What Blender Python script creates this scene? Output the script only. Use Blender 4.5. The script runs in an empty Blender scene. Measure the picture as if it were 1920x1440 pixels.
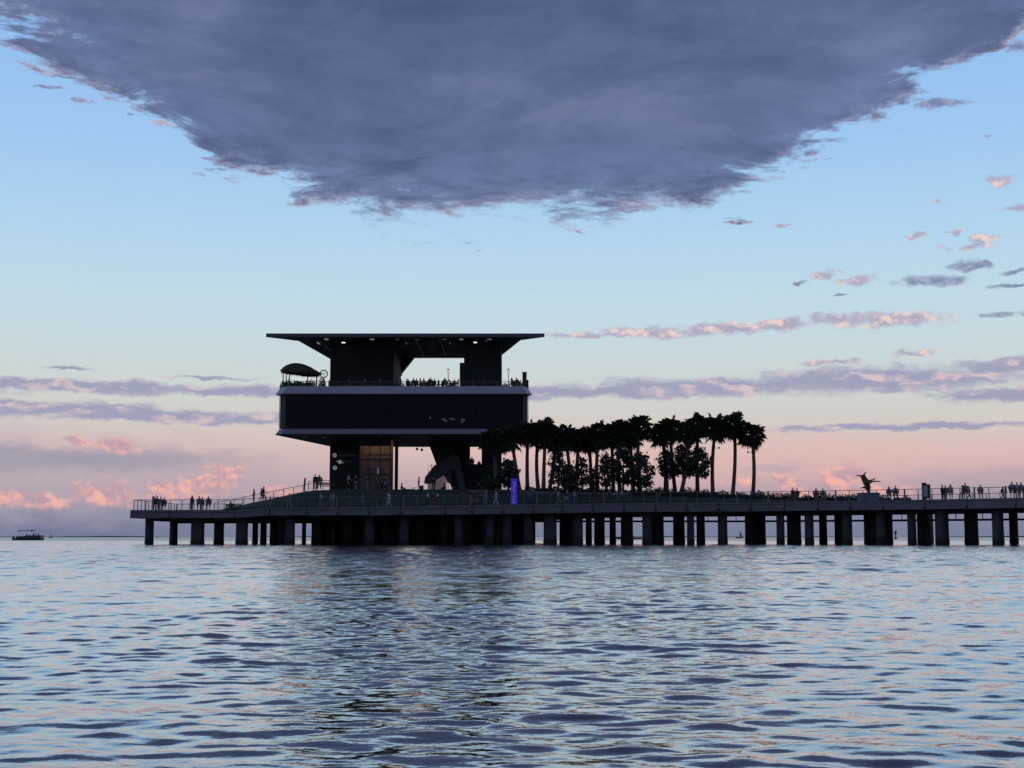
import bpy, bmesh, math, random
import numpy as np
from mathutils import Vector, Matrix, Euler

# ------------------------------------------------------------------ camera, sky, sun, exposure
sc = bpy.context.scene
col = sc.collection
F, HC, YH = 2600.0, 0.80, 1007.0          # focal length in photo pixels, eye height above water, horizon row
PITCH = math.atan((YH - 720.0) / F)
cam_d = bpy.data.cameras.new('camera')
cam_d.sensor_width = 36.0
cam_d.lens = F / 1920.0 * 36.0
cam_d.clip_start, cam_d.clip_end = 0.1, 60000.0
cam = bpy.data.objects.new('camera', cam_d)
col.objects.link(cam)
cam.location = (0, 0, HC)
cam.rotation_euler = (math.radians(90) + PITCH, 0, 0)
sc.camera = cam

vs = sc.view_settings
vs.view_transform, vs.look, vs.exposure, vs.gamma = 'Standard', 'None', 0.0, 1.0
vs.use_curve_mapping = False
cy = sc.cycles
cy.max_bounces, cy.diffuse_bounces, cy.glossy_bounces, cy.transmission_bounces = 4, 2, 2, 2
cy.transparent_max_bounces = 6


def lin(r, g, b, k=1.0):
    f = lambda c: ((c / 255.0) / 12.92 if c <= 10.3 else ((c / 255.0 + 0.055) / 1.055) ** 2.4)
    return (f(r) * k, f(g) * k, f(b) * k, 1.0)


world = bpy.data.worlds.new('World')
sc.world = world
world.use_nodes = True
world.cycles.sampling_method = 'NONE'      # a soft sky: no importance map needed
WT = world.node_tree
WT.nodes.clear()


class NG:
    """tiny node-writing helper"""
    def __init__(s, tree): s.t = tree
    def new(s, kind, **kw):
        n = s.t.nodes.new(kind)
        for k, v in kw.items(): setattr(n, k, v)
        return n
    def put(s, sock, v):
        if isinstance(v, bpy.types.NodeSocket): s.t.links.new(v, sock)
        elif v is not None: sock.default_value = tuple(v)[:3] if sock.type == 'VECTOR' and hasattr(v, '__len__') else v
    def m(s, op, a, b=None, c=None, clamp=False):
        n = s.new('ShaderNodeMath', operation=op, use_clamp=clamp)
        s.put(n.inputs[0], a)
        if b is not None: s.put(n.inputs[1], b)
        if c is not None: s.put(n.inputs[2], c)
        return n.outputs[0]
    def vm(s, op, a, b=None, out=0):
        n = s.new('ShaderNodeVectorMath', operation=op)
        s.put(n.inputs[0], a)
        if b is not None: s.put(n.inputs['Scale' if op == 'SCALE' else 1], b)
        return n.outputs['Value' if op in ('LENGTH', 'DOT_PRODUCT') else 'Vector']
    def comb(s, x, y, z=0.0):
        n = s.new('ShaderNodeCombineXYZ')
        for i, v in enumerate((x, y, z)): s.put(n.inputs[i], v)
        return n.outputs[0]
    def noise(s, vec, scale, detail=5.0, rough=0.55, dist=0.0, lac=2.0):
        n = s.new('ShaderNodeTexNoise', noise_dimensions='3D')
        s.put(n.inputs['Vector'], vec)
        n.inputs['Scale'].default_value, n.inputs['Detail'].default_value = scale, detail
        n.inputs['Roughness'].default_value, n.inputs['Distortion'].default_value = rough, dist
        n.inputs['Lacunarity'].default_value = lac
        return n.outputs[0]
    def sm(s, v, a, b, lo=0.0, hi=1.0):
        n = s.new('ShaderNodeMapRange', interpolation_type='SMOOTHSTEP')
        s.put(n.inputs[0], v)
        for i, q in enumerate((a, b, lo, hi)): s.put(n.inputs[i + 1], q)
        return n.outputs[0]
    def mix(s, f, a, b):
        n = s.new('ShaderNodeMix', data_type='RGBA', clamp_factor=True)
        s.put(n.inputs[0], f); s.put(n.inputs[6], a); s.put(n.inputs[7], b)
        return n.outputs[2]
    def ramp(s, f, stops):
        n = s.new('ShaderNodeValToRGB')
        cr = n.color_ramp
        while len(cr.elements) < len(stops): cr.elements.new(0.5)
        for e, (p, c) in zip(cr.elements, stops): e.position, e.color = p, c
        s.put(n.inputs[0], f)
        return n.outputs[0]


SUN_EL, SUN_AZ = math.radians(1.5), math.radians(200)     # just down behind the viewer


def build_sky():
    g = NG(WT)
    d = g.new('ShaderNodeTexCoord').outputs['Generated']
    sep = g.new('ShaderNodeSeparateXYZ'); g.put(sep.inputs[0], d)
    x, y, z = sep.outputs
    u = g.m('MULTIPLY', g.m('ARCTAN2', x, y), F / 100.0)           # bearing and height above the horizon, 1 = 2.2 degrees
    v = g.m('MULTIPLY', g.m('ARCSINE', z), F / 100.0)
    uv = g.comb(u, v)

    # --- clear air: Nishita sky plus the twilight arch over the anti-solar horizon
    sky = g.new('ShaderNodeTexSky', sky_type='NISHITA', sun_disc=False, sun_elevation=SUN_EL, sun_rotation=SUN_AZ,
                air_density=1.0, dust_density=1.5, ozone_density=1.5)
    stops = [(0.0, lin(122, 130, 157)), (0.45, lin(134, 137, 163)), (0.75, lin(176, 158, 170)), (1.15, lin(205, 178, 183)),
             (1.6, lin(222, 195, 192)), (2.0, lin(217, 206, 202)), (2.6, lin(214, 217, 213)), (3.3, lin(206, 221, 225)),
             (4.2, lin(199, 224, 236)), (5.6, lin(182, 218, 246)), (7.2, lin(164, 206, 248)), (9.5, lin(146, 193, 246)), (14.0, lin(112, 160, 226))]
    arch = g.ramp(g.m('DIVIDE', v, 15.0), [(p / 15.0, c) for p, c in stops])
    arch10 = g.vm('SCALE', arch, 10.0)                           # the background runs at strength 0.1
    clear = g.mix(0.93, sky.outputs[0], arch10)

    # --- noises shared by the clouds
    wob = g.noise(g.comb(g.m('MULTIPLY', u, 0.8), g.m('MULTIPLY', v, 2.0), 3.1), 0.9, 3.0)
    nuv = g.comb(g.m('MULTIPLY', u, 0.62), g.m('ADD', g.m('MULTIPLY', v, 1.75), wob), 0.0)
    nA = g.noise(nuv, 1.5, 6.0, 0.6)
    nA2 = g.noise(g.vm('ADD', nuv, (0.05, 0.22, 0.0)), 1.5, 4.0, 0.58)
    nB = g.noise(g.comb(u, g.m('MULTIPLY', v, 1.25), 7.7), 2.6, 6.0, 0.58)
    nB2 = g.noise(g.comb(g.m('ADD', u, 0.05), g.m('ADD', g.m('MULTIPLY', v, 1.25), 0.12), 7.7), 2.6, 4.0, 0.55)
    reliefA = g.m('SUBTRACT', nA, nA2)
    reliefB = g.m('SUBTRACT', nB, nB2)

    wn = g.new('ShaderNodeTexNoise', noise_dimensions='3D'); g.put(wn.inputs['Vector'], g.comb(u, g.m('MULTIPLY', v, 1.8), 9.2))
    wn.inputs['Scale'].default_value, wn.inputs['Detail'].default_value, wn.inputs['Roughness'].default_value = 2.4, 4.0, 0.6
    uvw = g.vm('ADD', uv, g.vm('MULTIPLY', g.vm('SUBTRACT', wn.outputs[1], (0.5, 0.5, 0.5)), (0.85, 0.24, 0.0)))

    def blobs(lst):
        """one minus the least normalised distance to any of the soft ellipses (centre, half width, half height in photo rows from the horizon, weight)"""
        acc = None
        for (px, py, rx, ry, w) in lst:
            sx, sy = 100.0 / (rx * w), 100.0 / (ry * w)
            n = g.new('ShaderNodeVectorMath', operation='MULTIPLY_ADD')
            g.put(n.inputs[0], uvw); g.put(n.inputs[1], (sx, sy, 0)); g.put(n.inputs[2], (-(px - 960) / 100.0 * sx, -(YH - py) / 100.0 * sy, 0))
            f = g.vm('LENGTH', n.outputs[0])
            acc = f if acc is None else g.m('MINIMUM', acc, f)
        return g.m('SUBTRACT', 1.0, acc)

    col_ = clear
    # --- low grey-mauve bank and pink veil near the horizon
    bank = g.m('ADD', blobs([(40, 985, 620, 62, 1.0), (120, 870, 500, 42, 0.9), (-300, 960, 600, 90, 1.0)]), g.m('MULTIPLY', g.m('SUBTRACT', nA, 0.5), 1.3))
    col_ = g.mix(g.sm(bank, 0.0, 0.85, 0.0, 0.85), col_, g.vm('SCALE', lin(108, 118, 150), 10.0))
    mauve = g.m('ADD', blobs([(60, 905, 720, 105, 1.0), (-500, 900, 600, 120, 1.0)]), g.m('MULTIPLY', g.m('SUBTRACT', nA, 0.5), 1.0))
    col_ = g.mix(g.sm(mauve, -0.1, 0.8, 0.0, 0.68), col_, g.vm('SCALE', lin(184, 172, 183), 10.0))
    veil = g.m('ADD', blobs([(1500, 870, 700, 62, 1.0), (2300, 880, 700, 60, 1.0), (900, 850, 260, 36, 0.7)]), g.m('MULTIPLY', g.m('SUBTRACT', nA, 0.5), 1.6))
    col_ = g.mix(g.sm(veil, -0.1, 0.9, 0.0, 0.42), col_, g.vm('SCALE', lin(232, 184, 177), 10.0))
    veil2 = g.m('ADD', blobs([(1880, 905, 330, 34, 0.95), (1450, 880, 110, 18, 0.8), (1720, 930, 300, 20, 0.8)]), g.m('MULTIPLY', g.m('SUBTRACT', nA2, 0.5), 1.5))
    col_ = g.mix(g.sm(veil2, 0.0, 0.8, 0.0, 0.5), col_, g.vm('SCALE', lin(168, 160, 176), 10.0))
    # --- sunlit cumulus towers low over the water
    cum = g.m('ADD', blobs([(428, 894, 44, 28, 1.0), (390, 914, 76, 28, 1.0), (335, 922, 60, 24, 1.0), (238, 842, 50, 17, 1.0), (167, 834, 24, 9, 0.95),
                            (215, 930, 75, 26, 1.0), (120, 945, 60, 18, 0.9), (45, 938, 70, 18, 0.95), (520, 925, 60, 16, .8), (1463, 908, 26, 20, 1.0), (1490, 930, 60, 20, 1.0),
                            (1570, 900, 62, 30, 1.0), (1640, 925, 60, 18, 0.9), (1380, 905, 50, 14, 0.8)]), g.m('MULTIPLY', g.m('SUBTRACT', nB, 0.46), 1.6))
    cumc = g.mix(g.sm(reliefB, -0.10, 0.16), lin(190, 156, 170), lin(248, 184, 168))
    col_ = g.mix(g.sm(cum, -0.05, 0.7, 0.0, 0.85), col_, g.vm('SCALE', cumc, 10.0))
    # --- grey-blue bands with rosy tops
    band = g.m('ADD', blobs([(180, 737, 400, 15, 1.0), (420, 741, 260, 13, 1.0), (60, 778, 330, 17, 1.0), (350, 789, 330, 15, 1.0), (-350, 745, 500, 26, 1.0),
                             (1330, 728, 330, 22, 1.0), (1130, 738, 300, 16, 1.05), (1640, 722, 330, 28, 1.1), (1890, 706, 230, 18, 1.05), (1850, 757, 170, 17, 1.0),
                             (2250, 730, 420, 40, 1.0), (1700, 809, 430, 9, 0.95), (2200, 805, 400, 14, 0.9), (390, 716, 110, 6, 0.8), (150, 705, 70, 6, 0.8), (740, 775, 240, 8, 0.6)]),
               g.m('MULTIPLY', g.m('SUBTRACT', nA, 0.5), 1.9))
    bandc = g.mix(g.sm(reliefA, 0.0, 0.2), lin(152, 154, 185), lin(218, 194, 197))
    col_ = g.mix(g.sm(band, -0.05, 0.6, 0.0, 0.88), col_, g.vm('SCALE', bandc, 10.0))
    # --- the broken line of pale pink puffs and the scattered ones up on the right
    puff = g.m('ADD', blobs([(1110, 630, 95, 9, 1.0), (1230, 626, 120, 15, 1.05), (1350, 622, 110, 15, 1.05), (1470, 616, 75, 17, 1.0), (1560, 612, 60, 19, 1.0), (1660, 613, 130, 18, 1.05),
                             (1700, 676, 60, 10, 0.9), (1570, 688, 90, 9, 0.8), (1850, 697, 50, 10, 0.95), (1550, 530, 40, 16, 0.85), (1605, 542, 50, 14, 0.95), (1800, 490, 70, 12, 0.7), (1858, 380, 26, 15, 1.1), (1925, 378, 40, 11, 1.0),
                             (1885, 428, 55, 9, 0.9), (1715, 468, 26, 8, 0.9), (1830, 478, 50, 11, 0.85), (1775, 463, 24, 7, 0.8), (1470, 435, 36, 7, 0.75), (298, 262, 22, 7, 0.9), (1745, 410, 22, 9, .7)]),
               g.m('MULTIPLY', g.m('SUBTRACT', nB, 0.5), 1.9))
    puffc = g.mix(g.sm(reliefB, -0.05, 0.2), lin(172, 167, 190), lin(240, 210, 202))
    col_ = g.mix(g.sm(puff, 0.0, 0.7, 0.0, 0.9), col_, g.vm('SCALE', puffc, 10.0))
    # --- small grey scraps
    scrap = g.m('ADD', blobs([(1735, 548, 85, 13, 1.0), (1810, 526, 70, 13, 0.9), (1890, 540, 60, 8, 0.9), (1880, 565, 70, 6, 0.85), (1850, 615, 70, 8, 0.85), (1565, 568, 40, 5, 0.7), (1495, 545, 25, 14, 0.6),
                              (88, 126, 34, 17, 1.0), (150, 115, 40, 14, 1.0), (120, 195, 60, 5, 0.8), (100, 215, 45, 6, 0.8), (160, 233, 24, 6, 0.8), (382, 285, 26, 6, 0.95), (237, 251, 20, 4, 0.7), (15, 72, 40, 16, .9),
                              (1190, 396, 50, 8, 1.15), (1760, 238, 62, 11, 1.1), (1665, 222, 75, 17, 1.1), (1900, 155, 40, 14, .9), (1850, 152, 40, 12, .9), (1835, 300, 20, 4, .6), (1560, 320, 50, 5, .5)]),
               g.m('MULTIPLY', g.m('SUBTRACT', nB, 0.5), 1.7))
    scrapc = g.mix(g.sm(reliefB, -0.1, 0.2), lin(112, 120, 158), lin(166, 168, 196))
    col_ = g.mix(g.sm(scrap, 0.05, 0.7, 0.0, 0.85), col_, g.vm('SCALE', scrapc, 10.0))

    # --- the dark deck: a flat layer overhead whose far edge comes into view, its unseen rear is widened behind the viewer to keep the pier dark
    zz = g.m('MAXIMUM', z, 0.03)
    dx, dy = g.m('DIVIDE', x, zz), g.m('DIVIDE', y, zz)
    pl = g.comb(dx, dy, 0.0)
    warp = g.noise(pl, 0.9, 3.0, 0.5)
    plw = g.comb(g.m('ADD', dx, g.m('MULTIPLY', warp, 0.5)), g.m('MULTIPLY_ADD', dy, 0.75, g.m('MULTIPLY', warp, 0.6)), 1.3)
    nD = g.noise(plw, 4.2, 8.0, 0.68)
    nD2 = g.noise(g.vm('ADD', plw, (0.03, 0.09, 0.0)), 4.2, 5.0, 0.62)
    t4 = g.m('POWER', g.m('MAXIMUM', g.m('SUBTRACT', g.m('ABSOLUTE', dx), g.m('MULTIPLY', g.m('SUBTRACT', nD, 0.5), 0.36)), 0.0), 5.0)
    drop = g.m('DIVIDE', g.m('MULTIPLY', t4, 2.5), g.m('MULTIPLY_ADD', t4, 0.42, 1.0))
    fld = g.m('SUBTRACT', g.m('SUBTRACT', 4.30, drop), dy)
    body = g.m('MAXIMUM', g.m('ADD', fld, g.m('MULTIPLY', g.m('SUBTRACT', nD, 0.48), 1.9)), g.m('MULTIPLY_ADD', fld, 0.42, g.m('MULTIPLY', g.m('SUBTRACT', nD, 0.565), 3.6)))
    mvec = g.comb(g.m('MULTIPLY_ADD', warp, 0.35, g.m('MULTIPLY', dx, 0.9)), g.m('MULTIPLY_ADD', warp, 0.5, g.m('MULTIPLY', dy, 0.7)), 5.5)
    mot = g.noise(mvec, 2.1, 7.0, 0.62, 0.25)
    mot2 = g.noise(mvec, 7.0, 4.0, 0.6)
    deckc = g.ramp(g.m('MULTIPLY_ADD', mot2, 0.28, g.m('MULTIPLY', mot, 0.78)), [(0.30, lin(62, 74, 112)), (0.46, lin(76, 88, 127)), (0.57, lin(89, 101, 140)), (0.68, lin(105, 115, 151))])
    edge = g.sm(body, 0.05, 0.55, 1.0, 0.0)
    rel = g.sm(g.m('SUBTRACT', nD, nD2), -0.06, 0.13)
    deckc = g.mix(g.m('MULTIPLY', g.m('MULTIPLY', edge, rel), 0.75), deckc, lin(205, 194, 206))
    deckc = g.mix(g.m('MULTIPLY', g.sm(nD, 0.42, 0.7, 1.0, 0.0), g.sm(fld, 0.1, 1.3, 0.45, 0.05)), deckc, lin(128, 146, 190))
    col_ = g.mix(g.sm(body, 0.0, 0.36, 0.0, 0.97), col_, g.vm('SCALE', deckc, 10.0))

    bg = g.new('ShaderNodeBackground')
    g.put(bg.inputs[0], col_); bg.inputs[1].default_value = 0.1
    g.put(g.new('ShaderNodeOutputWorld').inputs[0], bg.outputs[0])


build_sky()

sun_d = bpy.data.lights.new('sun', 'SUN')
sun_d.energy, sun_d.angle, sun_d.color = 0.04, math.radians(12), (1.0, 0.84, 0.74)
sun = bpy.data.objects.new('sun', sun_d)
col.objects.link(sun)
sun.location = (-20, -60, 40)
sun.rotation_euler = (math.radians(90 - 4), 0, math.radians(-20))

# ------------------------------------------------------------------ helpers
rnd = random.Random(7)


def at(px, py, Y):
    """photo pixel -> point at distance Y along the view's ground direction"""
    up = (720.0 - py) / F
    dY = math.cos(PITCH) - up * math.sin(PITCH)
    dZ = math.sin(PITCH) + up * math.cos(PITCH)
    t = Y / dY
    return Vector(((px - 960.0) / F * t, Y, HC + dZ * t))


def XP(px, Y, py=930): return at(px, py, Y).x
def ZP(py, Y): return at(960, py, Y).z


def material(name, c, rough=0.7, var=0.25, scale=1.5, bump=0.15, metallic=0.0, stretch=(1, 1, 1), ior=None):
    m = bpy.data.materials.new(name)
    m.use_nodes = True
    t = m.node_tree
    g = NG(t)
    bs = t.nodes['Principled BSDF']
    tc = g.new('ShaderNodeTexCoord').outputs['Object']
    vec = g.vm('MULTIPLY', tc, stretch)
    n = g.noise(vec, scale, 6.0, 0.6)
    n2 = g.noise(vec, scale * 9.0, 4.0, 0.6)
    f = g.sm(g.m('MULTIPLY_ADD', n2, 0.35, g.m('MULTIPLY', n, 0.65)), 0.3, 0.7)
    a = tuple(max(0.0, q * (1 - var)) for q in c[:3]) + (1,)
    b = tuple(min(1.0, q * (1 + var)) for q in c[:3]) + (1,)
    g.put(bs.inputs['Base Color'], g.mix(f, a, b))
    g.put(bs.inputs['Roughness'], g.sm(n, 0.2, 0.8, max(0.02, rough - 0.08), min(1.0, rough + 0.1)))
    bs.inputs['Metallic'].default_value = metallic
    if ior: bs.inputs['IOR'].default_value = ior
    if bump:
        bn = g.new('ShaderNodeBump'); bn.inputs['Strength'].default_value = bump; bn.inputs['Distance'].default_value = 0.03
        g.put(bn.inputs['Height'], n2)
        g.put(bs.inputs['Normal'], bn.outputs[0])
    return m


def lamp_material(name, c, strength):
    m = bpy.data.materials.new(name); m.use_nodes = True
    bs = m.node_tree.nodes['Principled BSDF']
    bs.inputs['Base Color'].default_value = tuple(q * .12 for q in c[:3]) + (1,)
    bs.inputs['Emission Color'].default_value = c
    bs.inputs['Emission Strength'].default_value = strength
    return m


def pane_material(name, tint, clear):
    m = bpy.data.materials.new(name); m.use_nodes = True
    t = m.node_tree; t.nodes.clear(); g = NG(t)
    tr = g.new('ShaderNodeBsdfTransparent'); tr.inputs[0].default_value = tint
    gl = g.new('ShaderNodeBsdfGlossy'); gl.inputs['Roughness'].default_value = 0.03
    df = g.new('ShaderNodeBsdfDiffuse'); df.inputs[0].default_value = (0.25, 0.25, 0.26, 1)
    fr = g.new('ShaderNodeFresnel'); fr.inputs[0].default_value = 1.45
    m1 = g.new('ShaderNodeMixShader'); m1.inputs[0].default_value = 1 - clear
    g.put(m1.inputs[1], tr.outputs[0]); g.put(m1.inputs[2], df.outputs[0])
    m2 = g.new('ShaderNodeMixShader')
    g.put(m2.inputs[0], fr.outputs[0]); g.put(m2.inputs[1], m1.outputs[0]); g.put(m2.inputs[2], gl.outputs[0])
    g.put(g.new('ShaderNodeOutputMaterial').inputs[0], m2.outputs[0])
    return m


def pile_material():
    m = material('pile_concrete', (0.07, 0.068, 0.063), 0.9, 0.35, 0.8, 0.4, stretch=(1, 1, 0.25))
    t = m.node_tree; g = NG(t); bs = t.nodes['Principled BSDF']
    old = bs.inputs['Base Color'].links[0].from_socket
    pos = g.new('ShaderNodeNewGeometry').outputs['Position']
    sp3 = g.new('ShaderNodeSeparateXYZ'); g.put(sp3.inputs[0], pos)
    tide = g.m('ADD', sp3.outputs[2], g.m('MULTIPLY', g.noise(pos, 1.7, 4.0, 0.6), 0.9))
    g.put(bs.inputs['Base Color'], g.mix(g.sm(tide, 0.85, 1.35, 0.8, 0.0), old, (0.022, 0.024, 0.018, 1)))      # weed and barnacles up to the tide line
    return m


M = {
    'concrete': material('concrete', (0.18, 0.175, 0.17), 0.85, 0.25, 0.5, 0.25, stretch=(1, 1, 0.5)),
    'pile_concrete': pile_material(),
    'white_panel': material('white_panel', (0.44, 0.43, 0.44), 0.55, 0.08, 0.3, 0.03),
    'dark_panel': material('dark_panel', (0.026, 0.026, 0.028), 0.75, 0.2, 0.5, 0.05),
    'grey_panel': material('grey_panel', (0.10, 0.10, 0.105), 0.6, 0.15, 0.5, 0.05),
    'band_panel': material('band_panel', (0.24, 0.235, 0.235), 0.6, 0.1, 0.4, 0.03),
    'soffit': material('soffit', (0.04, 0.038, 0.036), 0.7, 0.15, 0.6, 0.05),
    'dark_glass': material('dark_glass', (0.016, 0.017, 0.02), 0.12, 0.1, 0.3, 0.0, ior=1.22),
    'metal': material('metal', (0.2, 0.2, 0.205), 0.55, 0.1, 3.0, 0.05, metallic=0.6),
    'dark_metal': material('dark_metal', (0.06, 0.06, 0.065), 0.5, 0.15, 3.0, 0.05, metallic=0.3),
    'wood': material('wood', (0.21, 0.13, 0.06), 0.6, 0.3, 2.0, 0.1, stretch=(6, 6, 0.6)),
    'orange': material('orange_paint', (0.7, 0.26, 0.06), 0.6, 0.12, 1.0, 0.02),
    'thatch': material('thatch', (0.07, 0.052, 0.032), 0.95, 0.4, 6.0, 0.6, stretch=(3, 3, 0.6)),
    'grass': material('grass', (0.032, 0.042, 0.022), 0.95, 0.35, 1.6, 0.5),
    'soil': material('soil', (0.07, 0.055, 0.04), 0.95, 0.3, 2.0, 0.4),
    'palm_leaf': material('palm_leaf', (0.032, 0.048, 0.022), 0.6, 0.35, 1.2, 0.05),
    'palm_bark': material('palm_bark', (0.15, 0.115, 0.085), 0.95, 0.35, 3.0, 0.6, stretch=(1, 1, 2.5)),
    'leaf': material('leaf', (0.03, 0.045, 0.02), 0.55, 0.4, 1.0, 0.05),
    'bark': material('bark', (0.1, 0.08, 0.065), 0.95, 0.3, 4.0, 0.5),
    'bronze': material('bronze', (0.12, 0.07, 0.045), 0.45, 0.3, 3.0, 0.2, metallic=0.7),
    'hull_dark': material('hull_dark', (0.045, 0.045, 0.06), 0.4, 0.15, 1.0, 0.02),
    'hull_white': material('hull_white', (0.6, 0.6, 0.6), 0.4, 0.08, 1.0, 0.02),
    'canvas': material('canvas', (0.12, 0.14, 0.24), 0.8, 0.1, 3.0, 0.1),
    'sail': material('sail', (0.35, 0.34, 0.33), 0.8, 0.06, 1.0, 0.05),
    'shore': material('shore', (0.06, 0.075, 0.055), 0.95, 0.3, 0.02, 0.0),
    'poster': material('poster', (0.5, 0.48, 0.44), 0.7, 0.35, 3.0, 0.0),
    'emblem': material('emblem', (0.8, 0.8, 0.78), 0.6, 0.05, 2.0, 0.0),
    'lettering': material('lettering', (0.22, 0.22, 0.23), 0.6, 0.1, 2.0, 0.0),
    'rubber': material('rubber', (0.02, 0.02, 0.022), 0.9, 0.2, 4.0, 0.1),
    'lamp_white': lamp_material('lamp_white', (1.0, 0.97, 0.9, 1), 1.6),
    'lamp_dim': lamp_material('lamp_dim', (0.9, 0.95, 1.0, 1), 0.16),
    'warm_fill': lamp_material('warm_fill', (1.0, 0.64, 0.3, 1), 4.5),
    'faint_glow': lamp_material('faint_glow', (0.8, 0.82, 0.9, 1), 0.03),
    'lantern': lamp_material('lantern', (0.95, 0.88, 0.66, 1), 0.5),
    'blue_light': lamp_material('blue_light', (0.045, 0.03, 0.62, 1), 0.42),
    'blue_mark': lamp_material('blue_mark', (0.16, 0.16, 0.8, 1), 0.42),
    'pane': pane_material('pane', (0.82, 0.82, 0.84, 1), 0.93),
    'frosted': pane_material('frosted', (0.55, 0.53, 0.54, 1), 0.75),
}


class MB:
    """collects shapes, builds ONE mesh object"""
    def __init__(s): s.v, s.f = [], []
    def raw(s, vs_, fs):
        o = len(s.v); s.v += [tuple(q) for q in vs_]; s.f += [tuple(i + o for i in f) for f in fs]; return s
    def box(s, x0, x1, y0, y1, z0, z1):
        return s.raw([(x0, y0, z0), (x1, y0, z0), (x1, y1, z0), (x0, y1, z0), (x0, y0, z1), (x1, y0, z1), (x1, y1, z1), (x0, y1, z1)],
                     [(3, 2, 1, 0), (4, 5, 6, 7), (0, 1, 5, 4), (1, 2, 6, 5), (2, 3, 7, 6), (3, 0, 4, 7)])
    def prism(s, bottom, top):
        n = len(bottom)
        return s.raw(list(bottom) + list(top), [tuple(range(n - 1, -1, -1)), tuple(range(n, 2 * n))] + [(i, (i + 1) % n, n + (i + 1) % n, n + i) for i in range(n)])
    def bar(s, a, b, w, h=None, up=(0, 0, 1)):
        a, b = Vector(a), Vector(b); h = h or w
        d = (b - a).normalized(); up = Vector(up)
        if abs(d.dot(up)) > 0.98: up = Vector((0, 1, 0))
        sd = d.cross(up).normalized() * (w / 2); u2 = sd.cross(d).normalized() * (h / 2)
        return s.prism([a - sd - u2, a + sd - u2, a + sd + u2, a - sd + u2], [b - sd - u2, b + sd - u2, b + sd + u2, b - sd + u2])
    def tube(s, pts, rad, n=8, cap=True):
        pts = [Vector(p) for p in pts]
        if not hasattr(rad, '__len__'): rad = [rad] * len(pts)
        rings = []
        for i, p in enumerate(pts):
            d = (pts[min(i + 1, len(pts) - 1)] - pts[max(i - 1, 0)]).normalized()
            ref = Vector((1, 0, 0)) if abs(d.x) < 0.9 else Vector((0, 1, 0))
            a = d.cross(ref).normalized(); b = d.cross(a)
            rings.append([p + (a * math.cos(2 * math.pi * k / n) + b * math.sin(2 * math.pi * k / n)) * rad[i] for k in range(n)])
        fs = [(i * n + k, i * n + (k + 1) % n, (i + 1) * n + (k + 1) % n, (i + 1) * n + k) for i in range(len(pts) - 1) for k in range(n)]
        if cap: fs += [tuple(range(n - 1, -1, -1)), tuple((len(pts) - 1) * n + k for k in range(n))]
        return s.raw([q for r in rings for q in r], fs)
    def lathe(s, prof, n=12, c=(0, 0, 0)):
        vs_ = [(c[0] + r * math.cos(2 * math.pi * k / n), c[1] + r * math.sin(2 * math.pi * k / n), c[2] + z) for r, z in prof for k in range(n)]
        m = len(prof)
        fs = [(i * n + k, i * n + (k + 1) % n, (i + 1) * n + (k + 1) % n, (i + 1) * n + k) for i in range(m - 1) for k in range(n)]
        return s.raw(vs_, fs + [tuple(range(n - 1, -1, -1)), tuple((m - 1) * n + k for k in range(n))])
    def mesh(s, name, mat, smooth=False):
        me = bpy.data.meshes.new(name); me.from_pydata(s.v, [], s.f); me.update()
        if mat: me.materials.append(M[mat] if isinstance(mat, str) else mat)
        if smooth: me.polygons.foreach_set('use_smooth', [True] * len(me.polygons))
        return me
    def build(s, name, mat, parent=None, smooth=False):
        return link(name, s.mesh(name, mat, smooth), parent)


def link(name, me, parent=None, loc=None, rot=None, scale=None):
    o = bpy.data.objects.new(name, me); col.objects.link(o)
    if parent: o.parent = parent
    if loc is not None: o.location = loc
    if rot is not None: o.rotation_euler = rot
    if scale is not None: o.scale = scale if hasattr(scale, '__len__') else (scale,) * 3
    return o


def tag(o, label, cat=None, group=None, kind=None):
    if label: o['label'] = label
    if cat: o['category'] = cat
    if group: o['group'] = group
    if kind: o['kind'] = kind
    return o


def thing(name, label, cat, loc=(0, 0, 0), rz=0.0, group=None):
    return tag(link(name, None, None, loc, (0, 0, rz)), label, cat, group)


def interp(tab, x, i=1):
    if x <= tab[0][0]: return tab[0][i]
    for a, b in zip(tab, tab[1:]):
        if x <= b[0]: return a[i] + (b[i] - a[i]) * (x - a[0]) / (b[0] - a[0])
    return tab[-1][i]


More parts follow.
